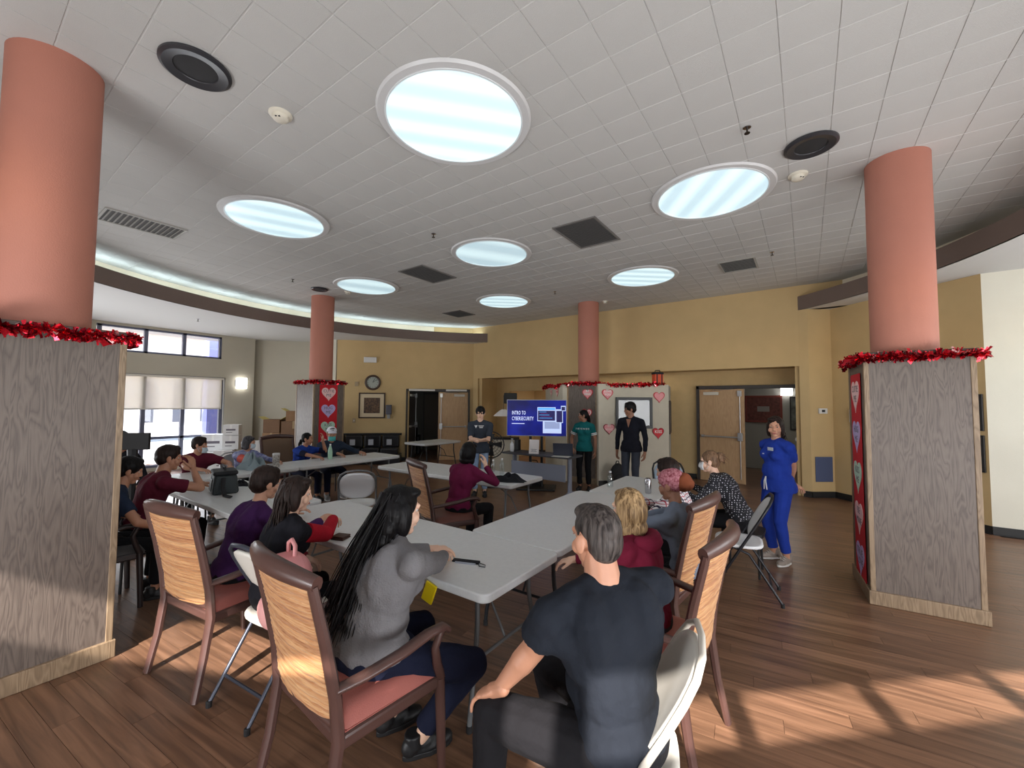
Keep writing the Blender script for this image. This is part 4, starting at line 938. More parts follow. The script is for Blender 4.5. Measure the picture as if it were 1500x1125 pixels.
# screen on a stand
def dp(px, D):      # point at image column px, horizontal depth D
    dx = (px - 750) / FPX; return (-math.sin(YAW) * D + math.cos(YAW) * D * dx, math.cos(YAW) * D + math.sin(YAW) * D * dx)
tvx, tvy = dp(786, 8.35)
tv = thing('presentation_screen', 'large flat screen showing a blue title slide on cybersecurity', 'screen', (tvx, tvy, 0), YAW - .16)
TW, TH, TZ = 1.21, .735, 1.415
MB().b2((-TW / 2, 0, TZ - TH / 2), (TW / 2, .06, TZ + TH / 2)).build('housing', mat('silver_bezel', S(168, 170, 178), .35, metal=.3), tv, bevel=.006)
def slide_mat():
    m = bpy.data.materials.new('lit_slide'); m.use_nodes = True; nt = m.node_tree; N = nt.nodes; L = nt.links; b = N['Principled BSDF']
    b.inputs['Base Color'].default_value = (.01, .01, .02, 1); b.inputs['Roughness'].default_value = .25; b.inputs['Specular IOR Level'].default_value = .12
    tc = N.new('ShaderNodeTexCoord'); n = N.new('ShaderNodeTexNoise'); n.inputs['Scale'].default_value = 1.6; L.new(tc.outputs['Object'], n.inputs['Vector'])
    r = N.new('ShaderNodeValToRGB'); e = r.color_ramp.elements; e[0].position = .38; e[0].color = (*S(18, 20, 84), 1); e[1].position = .68; e[1].color = (*S(26, 40, 160), 1)
    L.new(n.outputs['Fac'], r.inputs[0]); L.new(r.outputs[0], b.inputs['Emission Color']); b.inputs['Emission Strength'].default_value = .9; return m
MB().b2((-TW / 2 + .012, -.004, TZ - TH / 2 + .014), (TW / 2 - .012, .001, TZ + TH / 2 - .012)).build('display', slide_mat(), tv)
E1 = emit('slide_pale_blue', S(190, 206, 245), .9); E2 = emit('slide_cyan', S(90, 170, 245), .9); E3 = emit('slide_navy', S(30, 24, 84), .8); E4 = emit('slide_grey', S(150, 164, 205), .8); E5 = emit('slide_magenta', S(120, 40, 110), .7)
def sl(x0, x1, z0, z1, m, y): return MB().b2((x0, y, z0), (x1, y + .0012, z1)).build('slide_window', m, tv)
def win(x0, x1, z0, z1, bar, y=-.0065): sl(x0, x1, z0, z1, E1, y); sl(x0 + .012, x1 - .012, z0 + .012, z1 - bar, E3, y - .0014)
b_ = TZ + TH / 2
win(.02, .385, b_ - .43, b_ - .15, .07); sl(.032, .375, b_ - .205, b_ - .162, E2, -.0082)
for q in range(5): sl(.06 + .03 * (q % 2), .2 + .03 * q, b_ - .25 - .03 * q, b_ - .242 - .03 * q, E5 if q % 2 else E2, -.0094)
sl(.13, .50, b_ - .67, b_ - .40, E1, -.0050); sl(.165, .465, b_ - .58, b_ - .44, E4, -.0064)
win(.39, .53, b_ - .46, b_ - .19, .03, -.0075); win(.49, .585, b_ - .225, b_ - .12, .02, -.0085)
M_txt = emit('slide_text', S(214, 224, 255), .95)
text('slide_title', 'INTRO TO', .108, M_txt, tv, (-.50, -.0055, b_ - .27), (PI / 2, 0, 0), .0005, 'LEFT', .52, .0006)
text('slide_title', 'CYBERSECURITY', .108, M_txt, tv, (-.50, -.0055, b_ - .385), (PI / 2, 0, 0), .0005, 'LEFT', .52, .0006)
sl(-.50, -.24, b_ - .49, b_ - .478, M_txt, -.0055)
mb = MB()
for s in (-.13, .10): mb.tube([(s, .09, .04), (s, .09, TZ)], .028, 8)
mb.build('posts', M_blk, tv); MB().b2((-.38, -.2, 0), (.38, .38, .035)).build('stand_base', M_blk, tv, bevel=.01); MB().b2((-.2, .06, TZ - .2), (.2, .12, TZ + .2)).build('bracket', M_blk, tv)
# on the desk
t = thing('table_sign', 'white upright sign with grey print standing on the training desk', 'sign', (-4.27, 6.74, .745), .25)
MB().box((0, 0, .135), (.20, .006, .27), R=Matrix.Rotation(-.12, 3, 'X')).build('card', M_hwhite, t); MB().box((0, .06, .06), (.12, .004, .14), R=Matrix.Rotation(.5, 3, 'X')).build('easel_back', M_hwhite, t)
for k in range(3): MB().box((0, -.0055 + .0 + (.0135 * 0) + (-.0042 + .0065 * 0) + .012 * (.03 + .03 * k) * 0, .045 + .02 * k), (.12 - .03 * (k % 2), .003, .006), R=Matrix.Rotation(-.12, 3, 'X')).build('print_line', M_grey_print, t, loc=(0, .0055 - (.135 - .045 - .02 * k) * .12 * -1 * -1 * .0 - .004 + (.135 - .045 - .02 * k) * -.12, 0))
lp = thing('laptop', 'dark laptop with its lid open on the training desk', 'laptop', (-3.72, 6.90, .745), .42 + PI)
MB().b2((-.18, -.12, 0), (.18, .12, .016)).build('keyboard_base', mat('dark_grey_metal', S(60, 62, 70), .4, metal=.4), lp, bevel=.004)
MB().box((0, .168, .125), (.36, .008, .245), R=Matrix.Rotation(-.38, 3, 'X')).build('lid', mat('laptop_lid', S(74, 78, 92), .35, metal=.4), lp, bevel=.004)
pp = MB().prism([(-.16, -.11), (.16, -.11), (.16, .11), (-.16, .11)], 0, .003).build('paper_sheet', M_hwhite, loc=(-3.66, 6.70, .745), rz=.2); tag(pp, 'white paper lying on the training desk in front of the laptop', 'paper')
def bottle(label, loc, prof, m, capm, caps, name='bottle'):
    t = thing(name, label, 'bottle', loc); MB().lathe(prof, n=16).build('body', m, t, smooth=50); MB().lathe(caps, n=12).build('cap', capm, t, smooth=50); return t
bottle('white pump bottle at the left end of the training desk', (-4.83, 6.80, .745), [(.035, 0), (.038, .01), (.038, .14), (.03, .165), (.014, .175)], M_white_pl, M_white_pl, [(.014, .175), (.014, .20), (.006, .205), (.006, .24), (.022, .242), (.022, .255)], 'pump_bottle')
bottle('small clear bottle on the middle table beyond the burgundy sweater', (-3.62, 4.64, .74), [(.028, 0), (.03, .01), (.03, .12), (.012, .15)], glassmat('clear_plastic', (.86, .9, .9), .15), M_white_pl, [(.014, .15), (.014, .172)])
t = thing('black_speaker', 'small black speaker box behind the left end of the training desk', 'speaker', (-4.87, 7.05, .745)); MB().b2((-.05, -.05, 0), (.05, .05, .22)).build('box', M_blk, t, bevel=.008)
pg = thing('black_bag', 'black round backed bag on the floor under the training desk', 'bag', (-4.75, 7.5, 0), .2); MB().ell((0, 0, .2), (.24, .16, .24)).build('body', mat('black_nylon', S(24, 24, 28), .7), pg, smooth=80); MB().tube([(-.1, 0, .42), (-.06, 0, .5), (.06, 0, .5), (.1, 0, .42)], .012, 6).build('handle', MATS['black_nylon'], pg)
# pedestal fan
fx, fy = dp(720, 8.6); t = thing('pedestal_fan', 'black pedestal fan behind the presenter in the grey T-shirt', 'fan', (fx, fy, 0), YAW)
MB().lathe([(.2, 0), (.2, .02), (.03, .05)], n=20).build('base', M_blk, t, smooth=40); MB().tube([(0, 0, .03), (0, .04, .85)], .018, 8).build('pole', M_blk, t)
fm = MB(); FR = Matrix.Rotation(PI / 2, 3, 'X')
for r in (.10, .16, .22, .27): fm.tube([(r * math.cos(2 * PI * k / 24), -.06 + .04 * (r / .27) ** 2, .85 + r * math.sin(2 * PI * k / 24)) for k in range(25)], .005 if r < .25 else .012, 5, False)
for k in range(20): a = 2 * PI * k / 20; fm.tube([(.03 * math.cos(a), -.065, .85 + .03 * math.sin(a)), (.27 * math.cos(a), -.02, .85 + .27 * math.sin(a))], .0035, 4, False)
fm.build('guard', M_blk, t); bl = MB()
for k in range(4):
    a = k * PI / 2; bl.add([(.03 * math.cos(a), .0, .85 + .03 * math.sin(a)), (.23 * math.cos(a - .3), .02, .85 + .23 * math.sin(a - .3)), (.24 * math.cos(a + .25), -.02, .85 + .24 * math.sin(a + .25)), (.05 * math.cos(a + .8), -.01, .85 + .05 * math.sin(a + .8))], [(0, 1, 2, 3)])
bl.build('blades', mat('dark_blade', S(40, 40, 44), .4), t, solid=.004); MB().ell((0, .06, .85), (.06, .09, .06)).build('motor', M_blk, t, smooth=80)
# odds and ends
t = thing('tool_bag', 'orange and black bag standing on the right end of the white partition', 'bag', (-2.62, 9.12, 2.13), .75)
MB().b2((-.10, -.075, 0), (.10, .075, .24)).build('body', mat('orange_nylon', S(214, 82, 44), .6), t, bevel=.02)
for s in (-.05, .06): MB().b2((s - .012, -.079, .0), (s + .012, .079, .245)).build('strap', mat('black_nylon', S(24, 24, 28), .7), t)
MB().b2((-.11, -.08, .215), (.11, .08, .27)).build('lid', MATS['black_nylon'], t, bevel=.02)
MB().tube([(-.06, 0, .265), (-.05, 0, .31), (.05, 0, .31), (.06, 0, .265)], .01, 6).build('handle', MATS['black_nylon'], t)
bp_ = thing('backpack', 'black backpack leaning on the partition beside the man in the dark hoodie', 'backpack', (-3.17, 8.20, 0), .75)
MB().ell((0, 0, .24), (.17, .11, .26)).build('body', MATS['black_nylon'], bp_, smooth=80); MB().ell((0, -.09, .17), (.12, .06, .13)).build('pocket', MATS['black_nylon'], bp_, smooth=80); MB().tube([(-.04, .02, .48), (-.02, .02, .54), (.02, .02, .54), (.04, .02, .48)], .01, 6).build('loop', MATS['black_nylon'], bp_)
# passage clutter left of the screen
px_, py_ = dp(738, 10.0); t = thing('white_lampshade', 'white pleated paper shape hanging left of the screen', 'lampshade', (px_, py_, 1.40), YAW); MB().lathe([(.05, .16), (.10, .13), (.22, .03), (.25, .0), (.24, .0), (.09, .12), (.04, .15)], n=14, cap=False).build('shade', M_hwhite, t); MB().tube([(0, 0, .15), (0, 0, .5)], .006, 6).build('cord', M_blk, t)
px_, py_ = dp(748, 10.2); easy_ = thing('wall_speaker', 'black box speaker high in the passage left of the screen', 'speaker', (px_, py_, 1.70), YAW); MB().b2((-.16, -.12, 0), (.16, .12, .26)).build('box', M_blk, easy_, bevel=.02); MB().tube([(0, 0, .0), (0, 0, -1.70)], .02, 8).build('stand', M_blk, easy_)
px_, py_ = dp(742, 9.9); t = thing('low_cabinet', 'cream low cabinet in the passage left of the screen', 'cabinet', (px_, py_, 0), YAW); MB().b2((-.30, -.2, 0), (.30, .2, .86)).build('body', mat('cream_laminate', S(206, 198, 180), .5), t); MB().b2((-.31, -.21, .86), (.31, .21, .90)).build('top', M_blk, t)
# black bench by the far wall
bn = thing('padded_bench', 'long low black padded bench with pale patches along the far yellow wall', 'bench', (*lw(-1.15, -.42), 0), PI / 4)
M_bl2 = mat('black_vinyl_shine', S(26, 26, 30), .3)
for k in range(4): MB().b2((-1.0 + .5 * k + .01, -.25, .25), (-.5 + .5 * k - .01, .25, .44)).build('seat_cushion', M_bl2, bn, bevel=.04, seg=3); MB().b2((-1.0 + .5 * k + .01, .12, .42), (-.5 + .5 * k - .01, .30, .78)).build('back_cushion', M_bl2, bn, bevel=.05, seg=3)
for k in range(4): MB().b2((-.86 + .5 * k, .105, .50), (-.72 + .5 * k, .121, .66)).build('pale_patch', mat('pale_patch', S(186, 188, 196), .5), bn)
MB().b2((-1.05, -.26, 0.0), (1.05, .30, .26)).build('plinth', M_bl2, bn, bevel=.02); MB().tube([(-1.05, .21, .80), (1.05, .21, .80)], .035, 8).build('top_roll', M_bl2, bn, smooth=60)

# cartons -----------------------------------------------------------
M_carton = mat('brown_cardboard', S(150, 116, 84), .8, var=.08, vscale=5); M_carton2 = mat('dark_cardboard', S(124, 94, 70), .8, var=.08, vscale=5); M_wcart = mat('white_cardboard', S(214, 214, 214), .7)
M_tapeb = mat('packing_tape', S(176, 150, 112), .4)
def carton(label, loc, d, rz, m, open_=False, lbl=None, group=None):
    t = thing('carton', label, 'box', loc, rz, group); w, dd, h = d
    MB().b2((-w / 2, -dd / 2, 0), (w / 2, dd / 2, h)).build('body', m, t, bevel=.006)
    if open_:
        for s in (-1, 1): MB().box((s * (w / 2 + .06), 0, h + .03), (.16, dd * .95, .006), R=Matrix.Rotation(s * -.5, 3, 'Y')).build('flap', mat('flap_inside', S(206, 192, 120), .8), t)
    else: MB().b2((-.025, -dd / 2 - .001, h * .6), (.025, dd / 2 + .001, h + .002)).build('tape', M_tapeb if m is not M_wcart else M_trimwhite, t)
    if lbl: MB().b2((-w * .3, -dd / 2 - .002, h * .45), (w * .3, -dd / 2, h * .6)).b2((-w * .3, -dd / 2 - .002, h * .25), (w * .1, -dd / 2, h * .3)).build('label_print', M_grey_print, t)
    return t
def onfar(px, D, z): q = dp(px, D); return (q[0], q[1], z)
rzf = math.atan2(1.7, 1.8)
carton('large brown carton at the bottom right of the pile behind the royal blue woman', onfar(437, 11.0, 0), (.84, .6, .74), rzf, M_carton)
carton('tall brown carton at the bottom left of the brown pile', onfar(398, 10.9, 0), (.30, .45, .72), rzf, M_carton2)
carton('brown carton on the left of the second layer, beside the far column', onfar(404, 10.9, .745), (.42, .42, .16), rzf, M_carton)
carton('brown carton in the middle of the brown pile, under the open one', onfar(404, 10.9, .91), (.40, .40, .34), rzf, M_carton2, True)
carton('brown carton upper right of the brown pile, touching the far column', onfar(436, 10.9, .745), (.60, .42, .46), rzf, M_carton2)
carton('topmost brown carton with raised flap beside the far column', onfar(439, 10.9, 1.21), (.52, .38, .26), rzf + .08, M_carton, True)
carton('small brown carton on the floor in front of the brown pile', onfar(415, 10.2, 0), (.36, .34, .66), rzf, M_carton)
for lb, px, D, z, d in (('white carton with grey print, top of the stack under the window sconce', 343, 10.6, .86, (.34, .3, .26)), ('white carton with print under the topmost one by the window', 343, 10.6, .50, (.36, .32, .35)), ('white carton on the floor by the window, right of the stack', 333, 10.4, .0, (.40, .34, .50)),
    ('white carton in the bright window light at the left of the stack', 318, 10.7, .45, (.5, .34, .42)), ('white carton on the floor in the bright window light', 312, 10.5, .0, (.55, .4, .44)), ('white carton standing alone right of the floral woman', 381, 9.6, .0, (.36, .3, .80))):
    carton(lb, onfar(px, D, z), d, .95, M_wcart, lbl=True)
# things on the tables ----------------------------------------------
lb = thing('lunch_bag', 'black insulated lunch bag on the left table with its strap trailing', 'bag', (-5.10, 1.86, .74), -.25)
M_ny = mat('black_nylon', S(24, 24, 28), .7)
mb = MB(); mb.add([(-.19, -.12, 0), (.19, -.12, 0), (.19, .12, 0), (-.19, .12, 0), (-.15, -.10, .2), (.15, -.10, .2), (.15, .10, .2), (-.15, .10, .2)], [(0, 3, 2, 1), (4, 5, 6, 7), (0, 1, 5, 4), (1, 2, 6, 5), (2, 3, 7, 6), (3, 0, 4, 7)]); mb.build('body', mat('dark_grey_nylon', S(44, 52, 54), .6), lb, bevel=.03, seg=3)
MB().b2((-.16, -.11, .19), (.16, .11, .235)).build('lid', M_ny, lb, bevel=.02, seg=3); MB().box((.01, -.115, .09), (.18, .012, .12), R=Matrix.Rotation(-.1, 3, 'X')).build('pocket', mat('grey_mesh', S(112, 116, 116), .5), lb, bevel=.006)
MB().tube([(.17, -.02, .17), (.23, -.03, .07), (.30, -.02, .012), (.42, .02, .012)], .016, 6, flat=(.4, 1.2)).build('strap', M_ny, lb); MB().tube([(-.08, 0, .235), (-.06, 0, .265), (.06, 0, .265), (.08, 0, .235)], .009, 6).build('handle', M_ny, lb)
w = thing('wallet', 'small brown leather wallet on the near table beside the varsity jacket girl', 'wallet', (-2.70, 1.72, .742), .35); MB().b2((-.05, -.045, 0), (.05, .045, .012)).build('lower_half', mat('brown_leather', S(70, 44, 34), .5), w, bevel=.004); MB().b2((-.05, -.045, .014), (.05, .045, .024)).build('upper_half', MATS['brown_leather'], w, bevel=.004)
mk = thing('face_mask', 'folded black face mask lying on the near table', 'mask', (-1.70, 1.92, .74), .35); MB().b2((-.085, -.02, .0), (.085, .02, .012)).build('fabric', mat('black_cloth', S(18, 20, 26), .9), mk, bevel=.004); MB().b2((-.06, -.03, .0), (.07, -.018, .008)).build('lining', mat('pale_lining', S(170, 176, 190), .8), mk)
MB().tube([(.08, 0, .006), (.13, -.02, .004), (.14, -.05, .004), (.10, -.045, .004), (.085, -.01, .006)], .0025, 5).build('ear_loop', MATS['black_cloth'], mk)
def blob(name, label, cat, loc, r, m, seed, rz=0):
    rr = np.random.RandomState(seed); a = rr.rand(6) * 6
    def fn(u, v):
        th = 2 * PI * u; k = 1 + .22 * math.sin(2 * th + a[0]) + .16 * math.sin(3 * th + a[1]) + .08 * math.sin(7 * th + a[2]); rad = v
        h = max(0.004, (1 - v ** 2.2)) * (1 + .35 * math.sin(5 * th + a[3] + 4 * v) + .25 * math.sin(9 * v + a[4] + th))
        return (r[0] * rad * k * math.cos(th), r[1] * rad * k * math.sin(th), max(.002, r[2] * h))
    mb = MB(); mb.grid(fn, 40, 14, True); return tag(mb.build(name, m, smooth=80, loc=loc, rz=rz), label, cat)
blob('black_garment', 'crumpled black garment on the middle table right of the burgundy sweater', 'clothing', (-3.02, 4.20, .74), (.24, .11, .07), mat('black_cloth', S(18, 20, 26), .9), 4, .3)
pp = MB().prism([(-.14, -.11), (.14, -.11), (.14, .11), (-.14, .11)], 0, .003).build('paper_sheet', M_hwhite, loc=(-3.34, 4.30, .74), rz=.3); tag(pp, 'white paper on the middle table beside the burgundy sweater', 'paper')
bottle('clear water bottle on the middle table in front of the burgundy sweater woman', (-3.36, 4.50, .74), [(.03, 0), (.033, .01), (.033, .15), (.026, .17), (.012, .20)], glassmat('clear_plastic', (.86, .9, .9), .15), M_white_pl, [(.014, .20), (.014, .222)])
bottle('clear plastic bottle on the far right table behind the blond hair', (-1.88, 4.62, .74), [(.03, 0), (.033, .01), (.033, .11), (.026, .14), (.012, .165)], glassmat('clear_plastic', (.86, .9, .9), .15), M_white_pl, [(.014, .165), (.014, .185)])
cn = thing('metal_can', 'tall silver can on the far right table', 'can', (-1.42, 4.55, .74)); MB().lathe([(.028, 0), (.033, .008), (.033, .145), (.027, .16)], n=20).build('body', mat('chrome', S(200, 200, 204), .2, metal=1), cn, smooth=50); MB().lathe([(.026, .158), (.026, .163)], n=20).build('lid', M_blk, cn)
bottle('pale green plastic bottle on the far left table by the man in the cap', (-6.62, 3.98, .74), [(.035, 0), (.038, .01), (.038, .12), (.03, .17), (.013, .23)], mat('pale_green_plastic', S(176, 216, 190), .25), M_white_pl, [(.014, .23), (.014, .255)])
blob('cloth_bag', 'pale grey-blue cloth bag on the left table beside the floral woman', 'bag', (-6.5, 2.72, .74), (.26, .15, .16), mat('grey_blue_cloth', S(136, 152, 158), .9), 9)
t = thing('patterned_cup', 'white cup with a dark speckled pattern on the left table', 'cup', (-6.45, 3.02, .74)); MB().lathe([(.04, 0), (.045, .01), (.05, .18), (.046, .18), (.04, .02)], n=18).build('body', mat('speckled_white', S(224, 220, 214), .5, rgb2=S(120, 110, 104), vscale=40), t, smooth=50); MB().lathe([(.05, .18), (.048, .2), (.01, .205)], n=18).build('lid', M_white_pl, t, smooth=50)
blob('cable_bundle', 'small dark pile of headphones and cable on the left table', 'cable', (-5.35, 2.12, .74), (.16, .08, .04), mat('black_cloth', S(18, 20, 26), .9), 15)
# dark screen on a stand by the left window
mx, my = dp(203, 4.72); t = thing('display_stand', 'dark flat panel on a tapered stand in front of the left window', 'screen', (mx, my, 0), YAW + .2)
MB().b2((-.135, -.02, 1.15), (.135, .02, 1.34)).build('panel', M_blk, t, bevel=.006); MB().tube([(0, .0, .02), (-.02, .0, .75), (-.03, 0, 1.16)], [.03, .035, .05], 8).build('stand', M_blk, t); MB().lathe([(.2, 0), (.2, .02), (.03, .04)], n=16).build('base', M_blk, t)
# pink backpack hanging between the chairs, yellow packet under the table edge
pk = thing('pink_backpack', 'pink backpack on the folding chair seat behind the varsity jacket girl', 'backpack', (-2.37, 1.19, .475), -.1)
M_pink = mat('pink_nylon', S(222, 150, 150), .6, var=.05)
pbm = MB(); pbm.prism(rrect(.31, .38, .12), -.09, .09, Matrix.Translation((0, 0, .19)) @ Matrix.Rotation(PI / 2, 4, 'X')); pbm.build('body', M_pink, pk, bevel=.05, seg=4, smooth=80); MB().ell((0, -.085, .10), (.11, .05, .09)).build('front_pocket', mat('pink_nylon2', S(232, 168, 164), .6), pk, smooth=80); MB().tube([(-.045, .02, .36), (-.045, .02, .43), (0, .02, .455), (.045, .02, .43), (.045, .02, .36)], .012, 6).build('handle', M_pink, pk, smooth=60)
yp = thing('snack_packet', 'bright yellow snack packet held at the table edge by the grey sweater woman', 'packet', (-1.70, 1.622, .668), .15); MB().box((0, 0, 0), (.075, .014, .11), R=Matrix.Rotation(.35, 3, 'Y')).build('foil', mat('yellow_foil', S(236, 206, 30), .3), yp, bevel=.006)
# ------------------------------------------------------------------ people
def remesh(mb, vox, it=3, fac=0.5):
    me = bpy.data.meshes.new('tmp'); me.from_pydata([tuple(p) for p in mb.v], [], mb.f); me.update()
    o = bpy.data.objects.new('tmp', me); COL.objects.link(o)
    r = o.modifiers.new('r', 'REMESH'); r.mode = 'VOXEL'; r.voxel_size = vox; r.use_smooth_shade = True
    if it: s = o.modifiers.new('s', 'SMOOTH'); s.iterations = it; s.factor = fac
    dg = bpy.context.evaluated_depsgraph_get(); out = bpy.data.meshes.new_from_object(o.evaluated_get(dg))
    bpy.data.objects.remove(o); bpy.data.meshes.remove(me)
    return out
def vget(me): a = np.empty(len(me.vertices) * 3); me.vertices.foreach_get('co', a); return a.reshape(-1, 3)
def nget(me): a = np.empty(len(me.vertices) * 3); me.vertices.foreach_get('normal', a); return a.reshape(-1, 3)
def vset(me, a): me.vertices.foreach_set('co', a.ravel()); me.update()
def ripple(me, amp, freq, seed, stretch=(1, 1, 1)):
    rs = np.random.RandomState(seed); P = vget(me) * np.array(stretch); h = np.zeros(len(P))
    for k in range(7):
        d = rs.normal(size=3); d /= np.linalg.norm(d); w = freq * (0.6 + 1.1 * rs.rand()); q = np.sin(P @ d * w + rs.rand() * 6 + 1.5 * np.sin(P @ rs.normal(size=3) * w * .35))
        h += q
    vset(me, vget(me) + nget(me) * (h / 7 * amp * 1.8)[:, None])
def capsule(mb, a, b, r0, r1, n=12, ends=(True, True)):
    a, b = Vector(a), Vector(b)
    mb.tube([a, a.lerp(b, .33), a.lerp(b, .67), b], [r0, r0 + (r1 - r0) * .33, r0 + (r1 - r0) * .67, r1], n)
    if ends[0]: mb.ell(a, r0, nu=n, nv=8)
    if ends[1]: mb.ell(b, r1, nu=n, nv=8)
def meshobj(name, me, m, parent, smooth=True):
    me.name = name; me.materials.clear(); me.materials.append(m)
    if smooth: me.polygons.foreach_set('use_smooth', [True] * len(me.polygons))
    o = bpy.data.objects.new(name, me); COL.objects.link(o); o.parent = parent; return o
def joined(mes):
    bm = bmesh.new()
    for m in mes: bm.from_mesh(m); bpy.data.meshes.remove(m)
    me = bpy.data.meshes.new('tmp'); bm.to_mesh(me); bm.free(); return me
def skinmat(k, c):
    return mat('skin_%d_%d_%d' % tuple(int(x * 999) for x in c), c, .48, var=.06, vscale=14, bump=.08, bscale=220)
def cloth(name, c, **k):
    a = dict(rough=.9, var=.08, vscale=9, bump=.35, bscale=38, spec=.2); a.update(k); return mat(name, c, **a)
def hairmat(name, c, c2=None):
    if name in MATS: return MATS[name]
    m = bpy.data.materials.new(name); m.use_nodes = True; nt = m.node_tree; N = nt.nodes; L = nt.links; b = N['Principled BSDF']; b.inputs['Roughness'].default_value = .45; b.inputs['Specular IOR Level'].default_value = .16
    tc = N.new('ShaderNodeTexCoord'); mp = N.new('ShaderNodeMapping'); mp.inputs['Scale'].default_value = (70, 70, 7); L.new(tc.outputs['Object'], mp.inputs[0])
    n = N.new('ShaderNodeTexNoise'); n.inputs['Scale'].default_value = 1.0; n.inputs['Detail'].default_value = 3; n.inputs['Distortion'].default_value = .6; L.new(mp.outputs[0], n.inputs['Vector'])
    r = N.new('ShaderNodeValToRGB'); e = r.color_ramp.elements; e[0].position = .35; e[0].color = (*[x * .6 for x in c], 1); e[1].position = .7; e[1].color = (*(c2 or [x * 1.35 for x in c]), 1)
    L.new(n.outputs['Fac'], r.inputs[0]); L.new(r.outputs[0], b.inputs['Base Color'])
    bp = N.new('ShaderNodeBump'); bp.inputs['Strength'].default_value = .7; bp.inputs['Distance'].default_value = .006; L.new(n.outputs['Fac'], bp.inputs['Height']); L.new(bp.outputs[0], b.inputs['Normal'])
    MATS[name] = m; return m
M_eyew = mat('eye_white', S(196, 186, 178), .4); M_iris = mat('dark_iris', S(48, 32, 24), .2); M_lip = mat('lips', S(176, 98, 92), .45); M_lipd = mat('lips_brown', S(150, 88, 76), .45)
M_shoe_blk = mat('black_shoe', S(24, 24, 26), .5, var=.1); M_sole_w = mat('white_sole', S(222, 220, 216), .5); M_sole_b = mat('black_sole', S(18, 18, 20), .6)

def ik(a, b, l1, l2, hint):
    d = b - a; L = min(d.length, (l1 + l2) * .995); d = d.normalized(); x = (l1 * l1 - l2 * l2 + L * L) / (2 * L); h = math.sqrt(max(0, l1 * l1 - x * x))
    hp = hint - d * hint.dot(d); hp = hp.normalized() if hp.length > 1e-4 else d.orthogonal().normalized()
    return a + d * x + hp * h, a + d * L
def hand_shape(mb, w, d, nrm, side, s, curl=22, spread=5, thumb=38):
    """palm, four unequal bent fingers and a thumb leaving the side of the palm; d = pointing direction, nrm = back of the hand"""
    d = d.normalized(); nrm = (nrm - d * nrm.dot(d)).normalized(); x = d.cross(nrm) * side     # towards the thumb
    P = lambda u, v, t: w + d * (u * s) + x * (v * s) + nrm * (t * s)
    R = Matrix((x, d, nrm)).transposed()
    mb.ell(P(.048, .002, 0), (.040 * s, .050 * s, .0165 * s), R, 14, 9); mb.ell(P(.07, .0, .001), (.041 * s, .030 * s, .0135 * s), R, 14, 9)
    capsule(mb, P(-.02, 0, 0), P(.03, 0, 0), .025 * s, .024 * s)
    for k, (v, L) in enumerate(((.030, .072), (.0105, .080), (-.0095, .074), (-.028, .058))):
        a = math.radians((1.5 - k) * spread * -1); dd = (d * math.cos(a) - x * math.sin(a)).normalized(); p = P(.082 - abs(v) * .18, v, .001); r = (.0088 - .0004 * k) * s; ang = 0
        for q, f in enumerate((.45, .31, .24)):
            ang += math.radians(curl * (.75, 1.0, .8)[q] + k * 1.5); dq = dd * math.cos(ang) - nrm * math.sin(ang); e = p + dq * (L * f * s)
            capsule(mb, p, e, r, r * .92, 8); p = e; r *= .92
    a = math.radians(thumb); p = P(.018, .026, -.004); dq = (d * math.cos(a) + x * math.sin(a) - nrm * .25).normalized(); e = p + dq * .042 * s; capsule(mb, p, e, .0125 * s, .0105 * s, 8)
    dq2 = (dq + d * .35 - nrm * .1).normalized(); capsule(mb, e, e + dq2 * .036 * s, .0103 * s, .0085 * s, 8)
    return P(.045, 0, .0)
def head_mesh(s, female, vox):
    mb = MB(); sc = s
    mb.ell((0, -.010, .030), (.074, .094, .091)); mb.ell((0, .018, -.035), (.060 if not female else .057, .066, .074)); mb.ell((0, .050, -.092), (.030 if not female else .025, .026, .022)); mb.ell((0, .005, -.07), (.052, .055, .045))
    for q in (-1, 1):
        mb.ell((q * .038, .056, -.030), (.026, .026, .028)); mb.ell((q * .079, -.008, -.006), (.009, .021, .033), Matrix.Rotation(q * -.35, 3, 'Z')); mb.ell((q * .074, .0, -.02), (.012, .014, .02))
    capsule(mb, (-.036, .073, .026), (.036, .073, .026), .014, .014, 8)
    capsule(mb, (0, .082, .012), (0, .0945, -.028), .0085, .0115, 8)
    for q in (-1, 1): mb.ell((q * .0105, .0875, -.032), (.0080, .010, .0072))
    mb.ell((0, .074, -.062), (.026, .016, .014)); mb.ell((0, .06, -.045), (.04, .026, .03))
    for i, v in enumerate(mb.v): mb.v[i] = tuple(c * sc for c in v)
    me = remesh(mb, vox, 2, .5); P = vget(me); N_ = nget(me)
    for q in (-1, 1):
        e = np.array([q * .031, .082, .010]) * sc; r = np.linalg.norm((P - e) * np.array([.8, 1, 1.25]), axis=1); P[:, 1] -= .009 * sc * np.exp(-(r / (.0145 * sc)) ** 2)
    m = np.array([0, .09, -.063]) * sc; r = np.abs(P[:, 2] - m[2]); P[:, 1] -= .0035 * sc * np.exp(-(r / (.003 * sc)) ** 2) * np.exp(-(P[:, 0] / (.022 * sc)) ** 2) * (P[:, 1] > .05 * sc)
    vset(me, P); return me

